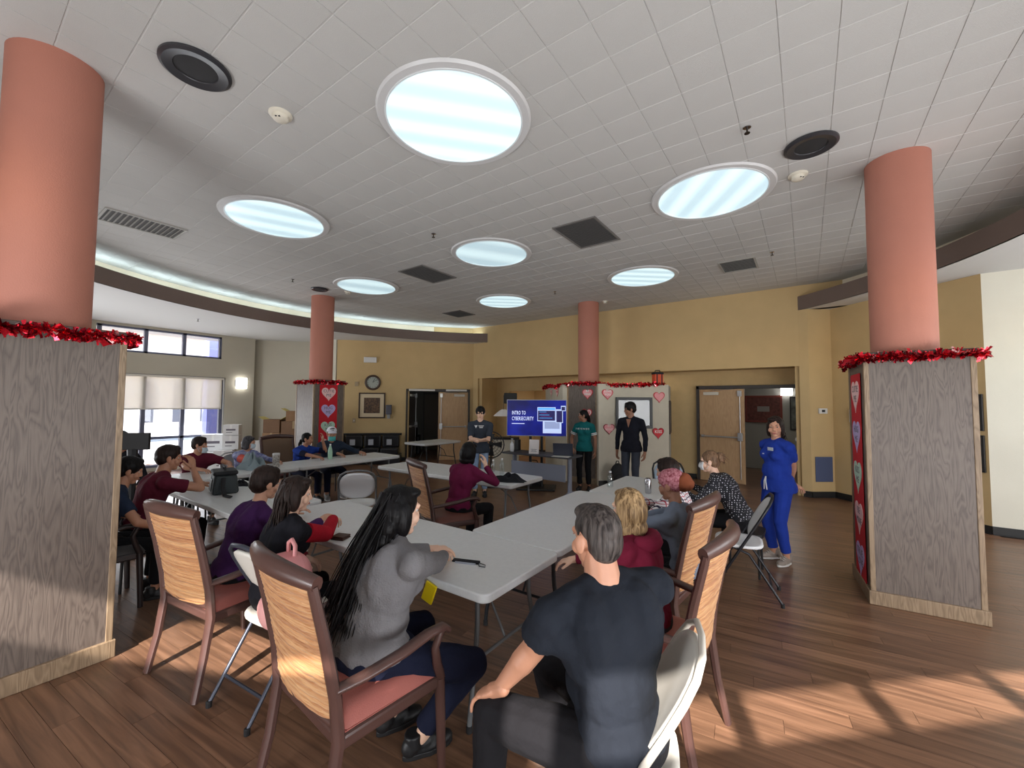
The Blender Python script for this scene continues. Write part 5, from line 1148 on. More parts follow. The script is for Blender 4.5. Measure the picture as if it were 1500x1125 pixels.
def person(label, loc, yaw, s=1.0, female=True, sit=True, ph=None, lean=8, side=0, twist=0, head=(0, 0, 0), w=1.0, belly=0.0, bust=0.6,
           skin=S(214, 164, 138), hair=None, top=None, pants=None, sleeve='long', arms=None, feet=None, knees=None, shoes=(None, None), q=1.0, hide_legs=False, topname='shirt', neckz=0.0, curl=24, group=None, hem=0.0):
    t = thing('person', label, 'person', (loc[0], loc[1], 0), yaw, group)
    IW = Matrix.Translation((loc[0], loc[1], 0)) @ Matrix.Rotation(yaw, 4, 'Z'); IW = IW.inverted()
    def L(p): return IW @ Vector(p)
    V = Vector
    ph = ph if ph is not None else (.535 if sit else .90 * s)
    la, sa = math.radians(lean), math.radians(side); up0 = V((math.sin(sa), math.sin(la * .8), math.cos(la * .8) * math.cos(sa))).normalized(); up1 = V((math.sin(sa), math.sin(la * 1.25), math.cos(la * 1.25))).normalized()
    P0 = V((0, 0, ph)); waist = P0 + up0 * .16 * s; chest = P0 + up0 * .20 * s + up1 * .14 * s; neck = chest + up1 * .165 * s
    tw = math.radians(twist); right = V((math.cos(tw), math.sin(tw), 0)); right = (right - up1 * right.dot(up1)).normalized(); fw = up1.cross(right)
    R1 = Matrix((right, fw, up1)).transposed(); R0 = Matrix((V((1, 0, 0)), up0.cross(V((1, 0, 0))), up0)).transposed()
    sw = (.168 if female else .188) * s * (1 + (w - 1) * .6)
    hy, hp, hr = [math.radians(a) for a in head]
    HR = Matrix.Rotation(hy, 3, 'Z') @ Matrix.Rotation(hr, 3, 'Y') @ Matrix.Rotation(-hp, 3, 'X')
    hb = neck + (up1 * .45 + V((0, 0, .55))).normalized() * (.052 - max(0, w - 1.1) * .12) * s; hc = hb + HR @ V((0, .020, .082)) * s
    vox = .0085 * q; sk = skinmat(0, skin)
    body = MB(); shirt = MB(); tr = MB(); hands = MB()
    # ---- torso
    b = 1 + (w - 1) * .9
    def torso(mb, g):
        mb.ell(chest - up1 * .035 * s, (.150 * s * w + g, .104 * s * b + g, .19 * s + g), R1, 20, 14)
        mb.ell(waist, (.132 * s * w + g, .098 * s * b + g, .17 * s + g), R0, 20, 14)
        mb.ell(P0 + up0 * .02 * s, (.160 * s * w + g, .118 * s * b + g, .125 * s + g), R0, 20, 14)
        for k in (-1, 1):
            capsule(mb, chest + right * k * sw * .93 + up1 * .085 * s, chest + up1 * .11 * s + right * k * .04 * s, .052 * s + g, .060 * s + g)
            capsule(mb, chest + right * k * sw * .60 + up1 * .118 * s - fw * .01, neck + right * k * .025 * s - up1 * .012 * s, .034 * s + g * .8, .036 * s + g * .5)
            mb.ell(chest + right * k * .07 * s * w - fw * .035 * s, (.08 * s + g, .075 * s * b + g, .14 * s + g), R1)
        if belly: mb.ell(waist + fw * .05 * s + up0 * -.02, (.12 * s * w + g, (.085 + belly) * s + g, .13 * s + g), R0)
        if female and bust:
            for k in (-1, 1): mb.ell(chest + right * k * .068 * s * w + fw * (.062 + .02 * bust) * s - up1 * .02 * s, ((.062 + .012 * bust) * s + g,) * 3, R1)
    torso(body, -.006)
    capsule(body, neck - up1 * .05 * s, hc - HR @ V((0, .012, .04)) * s, .052 * s if female else .060 * s * (1 + (w - 1) * .5), .048 * s if female else .056 * s)
    torso(shirt, .008)
    if not sit: shirt.ell(P0 + V((0, 0, .01 - hem)), (.168 * s * w + .020, .124 * s * b + .022, .15 * s), None, 20, 14)
    capsule(shirt, neck - up1 * .045 * s, neck - up1 * (.004 - neckz) * s, .066 * s, .054 * s, ends=(True, False))
    # ---- arms
    arms = arms or {}
    wr = {}
    for nm, k in (('L', -1), ('R', 1)):
        sh = chest + right * k * sw + up1 * .075 * s
        spec = arms.get(nm, {}); 
        tgt = L(spec['to']) if 'to' in spec else sh + V((k * .06, .03, -.52 * s)) if not sit else V((k * .14, .26, ph + .10))
        hint = V(spec.get('hint', (k * .6, -.5, -.5)))
        la_, lf = .285 * s, .245 * s
        el, wrp = ik(sh, tgt, la_, lf, hint)
        if 'el' in spec: el, wrp = L(spec['el']), tgt
        wr[nm] = (sh, el, wrp)
        ab = (1 + (w - 1) * .6)
        capsule(body, sh, el, .044 * s * ab, .037 * s * ab); capsule(body, el, el.lerp(wrp, .35), .037 * s * ab, .037 * s * ab); capsule(body, el.lerp(wrp, .3), wrp, .036 * s * ab, .0255 * s)
        capsule(shirt, chest + right * k * sw * .62 - up1 * .01 * s, sh.lerp(el, .32), .070 * s * ab, .052 * s * ab)
        if sleeve == 'long':
            capsule(shirt, sh, el, .056 * s * ab, .046 * s * ab); capsule(shirt, el, wrp.lerp(el, .06), .046 * s * ab, .036 * s, ends=(True, False))
        else:
            f = .62 if sleeve == 'short' else .85
            capsule(shirt, sh, sh.lerp(el, f), .058 * s * ab, .060 * s * ab, ends=(True, False))
        hd = V(spec['dir']) if 'dir' in spec else (wrp - el); nr = V(spec.get('back', (0, 0, 1) if 'to' in spec else (k, 0, 0)))
        if abs(hd.normalized().dot(nr.normalized())) > .95: nr = V((0, 1, 0))
        hand_shape(hands, wrp, hd, nr, -k if nr.dot(V((0, 0, 1))) > -.5 or True else k, s * (1.0 if female else 1.08), spec.get('curl', curl), spec.get('spread', 5), spec.get('thumb', 38))
    # ---- legs
    kn = {}
    for nm, k in (('L', -1), ('R', 1)):
        hipj = P0 + V((k * .085 * s * w, .01, -.02 * s)); fa = (feet or {}).get(nm)
        an = L(fa) if fa else (V((k * .13, .40 * s, .085)) if sit else V((k * .09, .0, .085)))
        hint = V((knees or {}).get(nm, (k * .12, 1, .9) if sit else (k * .05, 1, 0)))
        kne, an = ik(hipj, an, (.42 if sit else .405) * s, .40 * s, hint); kn[nm] = (hipj, kne, an)
        capsule(tr, hipj, kne, .086 * s * (1 + (w - 1) * .8), .064 * s * w ** .5); capsule(tr, kne, an.lerp(kne, .12), .063 * s * w ** .5, .054 * s, ends=(True, False))
        capsule(body, kne, an - V((0, 0, .02)), .046 * s, .034 * s)
    tr.ell(P0 + V((0, 0, -.005)), (.166 * s * w, .124 * s * b, .115 * s), R0, 20, 14)
    if sit: tr.ell(P0 + V((0, .05, -.02)), (.165 * s * w, .13 * s * b, .085 * s), None, 20, 14)
    # ---- build
    bm_ = remesh(body, vox * 1.1, 3); hm = head_mesh(s, female, .0042 * max(1, q)); P = vget(hm); vset(hm, (P @ np.array(HR).T) + np.array(hc))
    hnd = remesh(hands, .0032 * max(1, q * .9), 2, .4)
    meshobj('body', joined([bm_, hm, hnd]), sk, t)
    me = remesh(shirt, vox, 10)
    if not sit:
        bm2 = bmesh.new(); bm2.from_mesh(me); bmesh.ops.bisect_plane(bm2, geom=bm2.verts[:] + bm2.edges[:] + bm2.faces[:], plane_co=(0, 0, ph - .035 - hem), plane_no=(0, 0, 1))
        keep = [v for v in bm2.verts if v.co.z < ph - .0352 - hem and abs(v.co.x) < .21 * s * w]; bmesh.ops.delete(bm2, geom=keep, context='VERTS'); bm2.to_mesh(me); bm2.free()
    ripple(me, .0035, 34, len(label) * 7 + 3); ripple(me, .002, 80, len(label)); sh_o = meshobj(topname, me, top, t)
    me = remesh(tr, vox, 4); ripple(me, .0032, 36, len(label) * 3 + 1); meshobj('trousers', me, pants, t)
    HM = Matrix.Translation(hc) @ HR.to_4x4() @ Matrix.Scale(s, 4)
    for k in (-1, 1):
        mb = MB(); mb.T = HM; mb.ell((k * .031, .0665, .010), .0125, None, 12, 8); e = mb.build('eye', M_eyew, t, smooth=180)
        mb = MB(); mb.T = HM; mb.ell((k * .031, .0775, .010), (.0078, .0030, .0078), None, 10, 6); mb.build('iris', M_iris, e, smooth=180)
        mb = MB(); mb.T = HM; mb.tube([(k * .016, .0865, .026), (k * .032, .0855, .032), (k * .047, .0745, .027)], [.0028, .0034, .002], 6, flat=(1.0, .7)); mb.build('eyebrow', hair_brow(hair), t, smooth=60)
        mb = MB(); mb.T = HM; mb.tube([(k * .0175, .0740, .0125), (k * .026, .079, .0168), (k * .036, .078, .0170), (k * .0455, .0700, .0125)], [.0024, .0042, .0042, .0022], 6); mb.build('eyelid', sk, t, smooth=60)
    mb = MB(); mb.T = HM; mb.tube([(-.022, .0795, -.0605), (-.009, .0895, -.0575), (0, .0905, -.0588), (.009, .0895, -.0575), (.022, .0795, -.0605)], [.0015, .0036, .0036, .0036, .0015], 6); mb.tube([(-.020, .0795, -.0625), (0, .0900, -.0670), (.020, .0795, -.0625)], [.0015, .0048, .0015], 6); mb.build('lips', M_lip if sum(skin) > .9 else M_lipd, t, smooth=60)
    if not hide_legs:
        for nm, k in (('L', -1), ('R', 1)):
            h, kne, an = kn[nm]; f = (feet or {}).get(nm + 'd'); d = V(f) if f else V((k * .12, 1, 0)); shoe(t, an, d, s * (1.0 if female else 1.08), shoes[0] or M_shoe_blk, shoes[1] or M_sole_b, q)
    info = dict(t=t, HM=HM, neck=neck, chest=chest, right=right, fw=fw, up=up1, waist=waist, P0=P0, s=s, arms=wr, R1=R1, legs=kn, q=q, w=w, sw=sw)
    if hair: hair[0](info, *hair[1:])
    return info
def hair_brow(h): return h[1] if h and not isinstance(h[1], str) else mat('dark_brow', S(40, 28, 22), .7)
def shoe(t, an, d, s, m, ms, q):
    flat = d.normalized(); u = Vector((0, 0, 1)); u = (u - flat * u.dot(flat)).normalized() if abs(flat.z) < .97 else Vector((0, 1, 0)); r = flat.cross(u); R = Matrix((r, flat, u)).transposed()
    M = Matrix.Translation(an) @ R.to_4x4() @ Matrix.Scale(s, 4) @ Matrix.Translation((0, 0, -.085))
    mb = MB(); mb.ell((0, -.035, .05), (.036, .045, .048)); mb.ell((0, .03, .048), (.038, .07, .045)); mb.ell((0, .10, .034), (.044, .075, .032)); mb.ell((0, .06, .03), (.042, .11, .026)); mb.tube([(0, -.02, .05), (0, -.025, .11)], [.042, .042], 12)
    me = remesh(mb, .006 * max(1, q), 2); P = vget(me); P[:, 2] = np.maximum(P[:, 2], .018); P = np.c_[P, np.ones(len(P))] @ np.array(M).T; vset(me, P[:, :3]); o = meshobj('shoe', me, m, t)
    out = []
    for k in range(20):
        a = 2 * PI * k / 20; y = .125 * math.sin(a) + .05; wd = .044 if y > .03 else .037; out.append((wd * math.cos(a), y))
    mb = MB(); mb.T = M; mb.prism(out, .0, .024); mb.build('sole', ms, o, bevel=.004)
    mb = MB(); mb.T = M
    for k in range(3): mb.tube([(-.022, .05 + .022 * k, .088 - .012 * k), (0, .052 + .022 * k, .097 - .012 * k), (.022, .05 + .022 * k, .088 - .012 * k)], .003, 5)
    mb.build('laces', M_sole_w if ms is M_sole_w else M_blk, o)

# hair styles --------------------------------------------------------
def hmesh(info, prims, m, vox=.0055, rip=(.0016, 120), name='hair', stretch=(1, 1, .25)):
    mb = MB()
    for c, r in prims: mb.ell(c, r, None, 18, 12)
    me = remesh(mb, vox * max(1, info['q']), 2); ripple(me, rip[0], rip[1], 5, stretch)
    P = vget(me); P = np.c_[P, np.ones(len(P))] @ np.array(info['HM']).T; vset(me, P[:, :3]); return meshobj(name, me, m, info['t'])
CAPH = [((0, -.018, .040), (.083, .097, .093))]
def h_short(info, m, thick=0.0):
    return hmesh(info, [((0, -.018, .043), (.080 + thick, .096 + thick, .089 + thick)), ((0, -.05, .0), (.071 + thick, .060 + thick, .075)), ((0, .035, .095), (.058, .045, .030 + thick * .6))], m, rip=(.0022, 150))
def h_bob(info, m, low=-.10, wide=.0):
    pr = CAPH + [((0, -.045, -.01), (.090 + wide, .075, .11))]
    for k in (-1, 1): pr += [((k * .070, -.005, -.02), (.026 + wide, .045, .10)), ((k * .066, -.01, low), (.030 + wide, .05, .05))]
    pr += [((0, -.06, low), (.075 + wide, .05, .055)), ((.02, .045, .092), (.05, .04, .026))]
    return hmesh(info, pr, m)
def strands(info, m, n, length, spread, seed, dirv=Vector((0, 0, -1)), start=((0, -.055, .03), (.075, .05, .07)), R=.006, back=.06):
    rr = random.Random(seed); mb = MB(); HM = info['HM']; s = info['s']
    for i in range(n):
        a = rr.random() * 2 * PI; c, r = start; p = HM @ Vector((c[0] + r[0] * math.cos(a) * rr.random() ** .4, c[1] + r[1] * math.sin(a) * rr.random() ** .4, c[2] + r[2] * (rr.random() * 2 - 1)))
        l = length * (.72 + .38 * rr.random()); side = Vector((rr.gauss(0, 1), rr.gauss(0, 1), 0)) * spread; pts = []; rad = []
        bw = (HM.to_3x3() @ Vector((0, -1, 0))).normalized()
        for k in range(7):
            u = k / 6; pts.append(p + dirv * (l * u) + bw * back * math.sin(min(1, u * 1.5) * PI / 2) + side * u + Vector((math.sin(u * 5 + i), math.cos(u * 4 + i * 2), 0)) * .006 * u); rad.append(R * (1 - .75 * u ** 2))
        mb.tube(pts, rad, 4, False)
    return mb
def h_long(info, m, length=.45, n=160, spread=.03, dirv=(0, 0, -1), vol=True, R=.008, back=.06, wide=.0, fall=0):
    pr = []
    if fall:
        I = info['HM'].inverted(); d = Vector(dirv).normalized(); c0 = info['HM'] @ Vector((0, -.055, 0))
        for k in range(1, 9):
            u = k / 8; pr.append((tuple(I @ (c0 + d * length * .86 * u + (info['HM'].to_3x3() @ Vector((0, -1, 0))).normalized() * back * math.sin(min(1, u * 1.5) * PI / 2))), (fall * (1 - .55 * u ** 2), fall * .62 * (1 - .5 * u ** 2), length * .13)))
    pr += CAPH + [((0, -.05, -.005), (.088 + wide, .070, .11)), ((.02, .045, .092), (.05, .04, .026))]
    for k in (-1, 1): pr += [((k * .068, -.012, -.02), (.026 + wide, .040, .09))]
    o = hmesh(info, pr, m)
    mb = strands(info, m, n, length, spread, 3, Vector(dirv).normalized(), R=R, back=back); mb.build('hair_lengths', m, info['t'], smooth=180); return o
def h_pony(info, m, at=(0, -.11, .03), length=.28, n=60, dirv=(0, 0, -1), bun=False, R=.006):
    o = hmesh(info, [((0, -.016, .038), (.080, .095, .091)), ((0, -.045, .0), (.074, .06, .07))], m, rip=(.002, 90))
    if bun: hmesh(info, [((at[0], at[1], at[2]), (.05, .045, .05)), ((at[0] + .02, at[1] - .015, at[2] + .012), (.034, .034, .036)), ((at[0] - .02, at[1] - .01, at[2] - .02), (.034, .034, .036))], m, rip=(.007, 160), name='bun', stretch=(1, 1, 1))
    if length: strands(info, m, n, length, .012, 9, Vector(dirv).normalized(), start=(at, (.022, .02, .02)), R=R, back=.03).build('ponytail', m, info['t'], smooth=180)
    return o
def add_mask(info, m, z=-.045):
    mb = MB(); mb.T = info['HM']
    def f(u, v):
        a = (u - .5) * 2.5; zz = z + (v - .5) * .085; b = .087 + .014 * math.cos(PI * (v - .45)) + .012 * math.exp(-((u - .5) / .14) ** 2) * (v > .3)
        return (.066 * math.sin(a) * 1.06, (b + .004) * math.cos(a * .72) ** .9 - .004 * abs(a), zz + .012 * abs(u - .5))
    mb.grid(f, 18, 9); o = mb.build('face_mask', m, info['t'], smooth=180, solid=.003)
    mb = MB(); mb.T = info['HM']
    for k in (-1, 1): mb.tube([(k * .066, .03, z + .02), (k * .082, .0, .0), (k * .084, -.02, -.005)], .0022, 5); mb.tube([(k * .066, .03, z - .025), (k * .082, .0, -.03), (k * .084, -.02, -.005)], .0022, 5)
    mb.build('ear_loop', m, o)
def add_glasses(info, m=None):
    mb = MB(); mb.T = info['HM']
    for k in (-1, 1):
        mb.tube([(k * .032 + .022 * math.cos(a), .093 - .006 * abs(math.cos(a)) * (math.cos(a) * k > 0), .008 + .016 * math.sin(a)) for a in [2 * PI * i / 14 for i in range(15)]], .002, 5, False); mb.tube([(k * .054, .088, .012), (k * .078, .03, .012), (k * .082, -.015, .004)], .002, 5)
    mb.tube([(-.01, .094, .01), (0, .097, .013), (.01, .094, .01)], .002, 5); mb.build('glasses', m or M_blk, info['t'])
def patch(info, name, m, x, z, w_, h_, off, parent=None, thick=.003, curve=.9):
    """flat print or badge following the front of the chest"""
    c = info['chest']; r = info['right']; f = info['fw']; u = info['up']; rad = .15 * info['s'] * info['w']
    mb = MB()
    def g(a, b): X = x + (a - .5) * w_; return c + r * X + u * (z + (b - .5) * h_) + f * (off - curve * (rad - math.sqrt(max(1e-4, rad * rad - X * X))))
    mb.grid(g, 8, 4); return mb.build(name, m, parent or info['t'], solid=thick)
def band(info, name, m, side, f0, f1, r0, r1, seg='upper'):
    sh, el, wr = info['arms'][side]; a, b = (sh, el) if seg == 'upper' else (el, wr)
    mb = MB(); mb.tube([a.lerp(b, f0), a.lerp(b, (f0 + f1) / 2), a.lerp(b, f1)], [r0, (r0 + r1) / 2, r1], 18); return mb.build(name, m, info['t'], smooth=50)
def front_depth(info, x, z):      # distance from the spine to the front of the top at chest height z
    return None
SK_L = S(226, 184, 158); SK_M = S(206, 156, 128); SK_T = S(186, 134, 106); SK_D = S(150, 104, 80)
H_blk = hairmat('black_hair', S(17, 15, 16)); H_dkb = hairmat('dark_brown_hair', S(42, 31, 27)); H_blond = hairmat('streaked_blond_hair', S(120, 92, 62), S(190, 158, 116)); H_lt = hairmat('light_brown_hair', S(120, 92, 70), S(150, 118, 92)); H_grey = hairmat('grey_black_hair', S(52, 46, 44), S(92, 84, 80))
C_navy = cloth('navy_trousers', S(24, 28, 48)); C_black = cloth('black_trousers', S(20, 20, 23)); C_maroon = cloth('maroon_jersey', S(92, 28, 46)); C_jean = cloth('grey_jeans', S(62, 66, 76))
# ---- the seated audience, from the camera outwards
g1 = person('woman in a grey sweater with very long black hair, seated nearest the camera', (-1.70, 1.25), -.06, s=1.03, lean=13, twist=-8, head=(-10, 5, -3), w=1.30, skin=SK_L, hair=(h_long, H_blk, .60, 620, .05, (-.17, -.20, -1), True, .0050, .05, .006, .10),
    top=cloth('grey_knit', S(122, 120, 122), bump=.5, bscale=120), pants=C_navy, topname='sweater', feet={'L': (-1.80, 1.46, .09), 'R': (-1.57, 1.44, .09), 'Ld': (.2, 1, 0), 'Rd': (.35, 1, 0)}, knees={'R': (.75, 1, .9)},
    arms={'R': {'to': (-1.76, 1.80, .80), 'hint': (1, .5, -.6)}, 'L': {'to': (-1.90, 1.83, .80), 'hint': (-1, .2, -.5)}}, shoes=(M_shoe_blk, M_sole_b), q=.8)
g2 = person('heavy set man in a dark navy scrub top with short greying hair, nearest right', (-.57, 1.49), 1.62, s=1.06, female=False, lean=7, twist=-38, head=(-30, 6, 0), w=1.26, belly=.06, skin=S(192, 138, 110), hair=(h_short, H_grey, -.004),
    top=cloth('dark_navy_scrub', S(30, 34, 42)), pants=cloth('black_scrub_trousers', S(26, 25, 28)), sleeve='short', topname='scrub_top', feet={'L': (-1.04, 1.31, .09), 'R': (-.98, 1.80, .09), 'Ld': (0, 1, 0), 'Rd': (0, 1, 0)}, knees={'L': (-.1, .8, 1.1)},
    arms={'L': {'to': (-.97, 1.29, .625), 'el': (-.84, 1.33, .80), 'dir': (.1, .85, -.5), 'curl': 20, 'spread': 10, 'thumb': 64}, 'R': {'to': (-.98, 1.80, .66), 'hint': (1, -.2, 0)}}, shoes=(M_shoe_blk, M_sole_w), q=.8)
mb = MB(); mb.tube([g2['arms']['L'][0].lerp(g2['arms']['L'][1], .66) + Vector((-.047, -.01, .0)), g2['arms']['L'][0].lerp(g2['arms']['L'][1], .74) + Vector((-.046, -.012, .0))], .004, 6); mb.build('tattoo', mat('tattoo_ink', S(70, 62, 66), .6), g2['t'])
g3 = person('woman with streaked blond hair in a maroon hooded sweatshirt', (-.73, 2.33), PI / 2, s=.91, lean=10, head=(-8, 6, 0), w=1.08, skin=SK_L, hair=(h_bob, H_blond, -.11, .006), top=cloth('maroon_hoodie', S(112, 26, 50)), pants=cloth('charcoal_trousers', S(58, 60, 64)), topname='hoodie',
    feet={'L': (-1.33, 2.40, .34), 'R': (-1.30, 2.30, .09), 'Ld': (0, 1, .15)}, knees={'L': (.3, .7, 1)}, arms={'L': {'to': (-1.10, 2.13, .66), 'hint': (-.8, -.4, -.3)}, 'R': {'to': (-1.22, 2.40, .72), 'hint': (.8, -.4, -.4)}}, shoes=(M_shoe_blk, M_sole_w), q=.9)
mb = MB(); c = g3['neck']; mb.tube([c + Vector((.10 * math.cos(a), -.055 + .055 * math.sin(a), -.015 - .03 * max(0, -math.sin(a)))) for a in [PI * (.95 + 1.1 * k / 10) for k in range(11)]], [.02, .03, .04, .046, .05, .052, .05, .046, .04, .03, .02], 8); mb.build('hood', MATS['maroon_hoodie'], g3['t'], smooth=180)
band(g3, 'watch', M_white_pl, 'L', .90, .97, .033, .031, 'lower')
def headwrap(info, m):
    o = hmesh(info, [((0, -.018, .045), (.088, .104, .092)), ((0, .02, .06), (.082, .075, .07))], cloth('maroon_patterned_scarf', S(112, 30, 46), rgb2=S(200, 138, 146), vscale=60), rip=(.003, 60), name='headwrap', stretch=(1, 1, 1))
    hmesh(info, [((.018, -.095, .035), (.078, .065, .075)), ((.03, -.12, .02), (.055, .045, .055))], cloth('brown_scarf', S(122, 66, 42)), rip=(.006, 110), name='scarf_knot', stretch=(1, .4, .4))
g4 = person('person in a patterned maroon headwrap and grey-blue shirt', (-.70, 3.13), PI / 2 - .1, s=.92, lean=10, head=(-4, 5, 0), w=1.05, skin=SK_D, hair=(headwrap, None), top=cloth('grey_blue_shirt', S(112, 122, 138)), pants=C_black, arms={'L': {'to': (-1.3, 2.9, .80)}, 'R': {'to': (-1.3, 3.15, .80)}}, q=1.0)
def plaid():
    m = bpy.data.materials.new('plaid_cotton'); m.use_nodes = True; nt = m.node_tree; N = nt.nodes; Lk = nt.links; b = N['Principled BSDF']; b.inputs['Roughness'].default_value = .85
    tc = N.new('ShaderNodeTexCoord'); sp = N.new('ShaderNodeSeparateXYZ'); Lk.new(tc.outputs['Object'], sp.inputs[0])
    def stripe(sock, f, ph, w_):
        a = N.new('ShaderNodeMath'); a.operation = 'MULTIPLY_ADD'; a.inputs[1].default_value = f; a.inputs[2].default_value = ph; Lk.new(sock, a.inputs[0]); b_ = N.new('ShaderNodeMath'); b_.operation = 'FRACT'; Lk.new(a.outputs[0], b_.inputs[0]); c = N.new('ShaderNodeMath'); c.operation = 'LESS_THAN'; c.inputs[1].default_value = w_; Lk.new(b_.outputs[0], c.inputs[0]); return c.outputs[0]
    col = None; base = (*S(226, 220, 222), 1)
    for sock, f, ph, w_, cc in ((sp.outputs[2], 20, 0, .14, S(40, 36, 60)), (sp.outputs[0], 20, .3, .14, S(40, 36, 60)), (sp.outputs[2], 20, .5, .10, S(176, 60, 76)), (sp.outputs[0], 20, .8, .10, S(176, 60, 76))):
        mx = N.new('ShaderNodeMixRGB'); Lk.new(stripe(sock, f, ph, w_), mx.inputs[0])
        if col is None: mx.inputs[1].default_value = base
        else: Lk.new(col, mx.inputs[1])
        mx.inputs[2].default_value = (*cc, 1); col = mx.outputs[0]
    Lk.new(col, b.inputs['Base Color']); return m
g5 = person('person with dark hair in a white plaid shirt, behind the headwrap', (-.86, 3.80), PI / 2, s=.93, lean=14, head=(0, 8, 0), female=False, skin=SK_M, hair=(h_short, H_dkb, .006), top=plaid(), pants=C_black, arms={'L': {'to': (-1.30, 3.62, .80)}, 'R': {'to': (-1.30, 3.95, .80)}}, q=1.1)
def dots():
    m = bpy.data.materials.new('dotted_blouse'); m.use_nodes = True; nt = m.node_tree; N = nt.nodes; Lk = nt.links; b = N['Principled BSDF']; b.inputs['Roughness'].default_value = .8
    tc = N.new('ShaderNodeTexCoord'); v = N.new('ShaderNodeTexVoronoi'); v.inputs['Scale'].default_value = 48; v.inputs['Randomness'].default_value = .25; Lk.new(tc.outputs['Object'], v.inputs['Vector'])
    r = N.new('ShaderNodeValToRGB'); r.color_ramp.interpolation = 'CONSTANT'; e = r.color_ramp.elements; e[0].color = (*S(206, 206, 214), 1); e[1].position = .28; e[1].color = (*S(26, 26, 34), 1); Lk.new(v.outputs['Distance'], r.inputs[0]); Lk.new(r.outputs[0], b.inputs['Base Color']); return m
g6 = person('woman with a light brown bun, glasses and white mask in a dotted blouse', (-.58, 4.90), PI / 2 - .12, s=.98, lean=29, head=(12, 4, 0), w=1.08, skin=SK_L, hair=(h_pony, H_lt, (0, -.105, .055), .0, 0, (0, 0, -1), True), top=dots(), pants=C_black, topname='blouse', arms={'L': {'to': (-1.12, 4.7, .80)}, 'R': {'to': (-1.12, 5.05, .80)}}, q=1.1)
strands(g6, H_lt, 26, .07, .02, 4, Vector((.3, .0, -1)).normalized(), start=((0, -.12, .06), (.03, .03, .03)), R=.004, back=.01).build('loose_hair', H_lt, g6['t'], smooth=180)
M_maskw = mat('white_mask', S(226, 226, 226), .8); M_maskt = mat('teal_mask', S(88, 190, 186), .8); M_maskb = mat('pale_blue_mask', S(190, 206, 216), .8)
add_mask(g6, M_maskw); add_glasses(g6)
bx = thing('folding_stool_seat', 'plain stool seat under the woman in the dotted blouse', 'stool', (-.56, 4.92, 0), PI / 2); MB().prism(rrect(.38, .38, .08), .40, .43).build('seat', M_blk, bx)
for sx_ in (-1, 1):
    for sy_ in (-1, 1): MB().tube([(sx_ * .15, sy_ * .15, 0), (sx_ * .14, sy_ * .14, .41)], .012, 8).build('leg', M_blk, bx)
bx2 = copy_tree(bx, loc=(-.86, 3.80, 0), label='plain stool seat under the person in the plaid shirt')
# middle of the hall
g11 = person('woman in a burgundy sweater with a black bob, elbow on the middle table', (-3.20, 3.46), .04, s=.97, lean=16, head=(6, 4, 8), skin=SK_L, hair=(h_bob, H_blk, -.085), top=cloth('burgundy_sweater', S(104, 26, 62)), pants=C_black, topname='sweater',
    arms={'R': {'to': (-3.06, 3.78, .98), 'hint': (.9, .5, -1), 'dir': (-.3, .1, 1), 'back': (1, .3, 0)}, 'L': {'to': (-3.30, 4.10, .79), 'hint': (-1, 0, -.5)}}, q=1.1)
# left side of the near table
g12 = person('girl in a black varsity jacket with red sleeves and long dark hair', (-2.70, 1.26), -.02, s=.92, lean=12, head=(-22, 6, 0), skin=SK_L, hair=(h_long, H_dkb, .26, 200, .018, (-.05, -.1, -1), True, .007, .02, .0), top=cloth('black_jacket', S(26, 26, 32)), pants=C_black, topname='jacket',
    arms={'R': {'to': (-2.80, 1.72, .86), 'hint': (1, -.1, -.8), 'dir': (-.5, .6, -.25), 'curl': 38}, 'L': {'to': (-2.86, 1.56, .62), 'hint': (-1, -.6, .1)}}, q=.9)
C_red = cloth('red_sleeve', S(166, 22, 40))
for sd in 'LR':
    band(g12, 'sleeve', C_red, sd, .22, 1.02, .060, .050); band(g12, 'lower_sleeve', C_red, sd, 0.0, .93, .050, .040, 'lower'); band(g12, 'cuff', mat('dark_red_cuff', S(120, 18, 34), .9), sd, .90, .99, .038, .036, 'lower')
mb = MB()
for k in range(3): mb.ell(g12['chest'] + g12['fw'] * .155 + g12['right'] * .035 + g12['up'] * (.09 - .075 * k), .0075)
mb.build('snap_buttons', mat('pearl_snap', S(236, 230, 220), .25), g12['t'], smooth=180)
g13 = person('person in a purple sweater with short dark hair, seated left of the varsity jacket', (-3.22, 1.24), 0, s=.95, lean=19, head=(-4, 8, 0), w=1.06, skin=SK_M, hair=(h_short, H_dkb, .010), top=cloth('purple_sweater', S(66, 34, 82)), pants=C_black, topname='sweater', arms={'L': {'to': (-3.45, 1.75, .80)}, 'R': {'to': (-3.05, 1.78, .80)}}, q=.9)
g14 = person('man in a maroon T-shirt with his hand to his face, seated at the left table', (-5.12, 1.19), -.05, s=1.0, female=False, lean=17, head=(-8, 6, 0), w=1.1, skin=SK_T, hair=(h_short, H_dkb, .004), top=C_maroon, pants=C_black, sleeve='short', topname='t_shirt',
    arms={'R': {'to': (-5.04, 1.56, 1.03), 'hint': (.8, .9, -1), 'dir': (-.2, -.1, 1), 'back': (.8, .6, 0), 'curl': 30}, 'L': {'to': (-5.45, 1.75, .80), 'hint': (-1, 0, -.5)}}, q=1.1)
st_ = copy_tree(bx, loc=(-5.12, 1.19, 0), label='plain stool under the man with his hand to his face')
g16 = person('person in dark blue with black hair at the left edge, head bowed', (-4.80, .84), -.12, s=.93, lean=16, head=(-4, 16, 0), skin=SK_T, hair=(h_short, H_blk, .008), female=False, top=cloth('dark_blue_shirt', S(36, 46, 66)), pants=C_black, sleeve='short', arms={'R': {'to': (-4.50, 1.22, .62), 'hint': (1, -.3, -.5)}, 'L': {'to': (-4.97, 1.25, .62)}}, q=1.1)
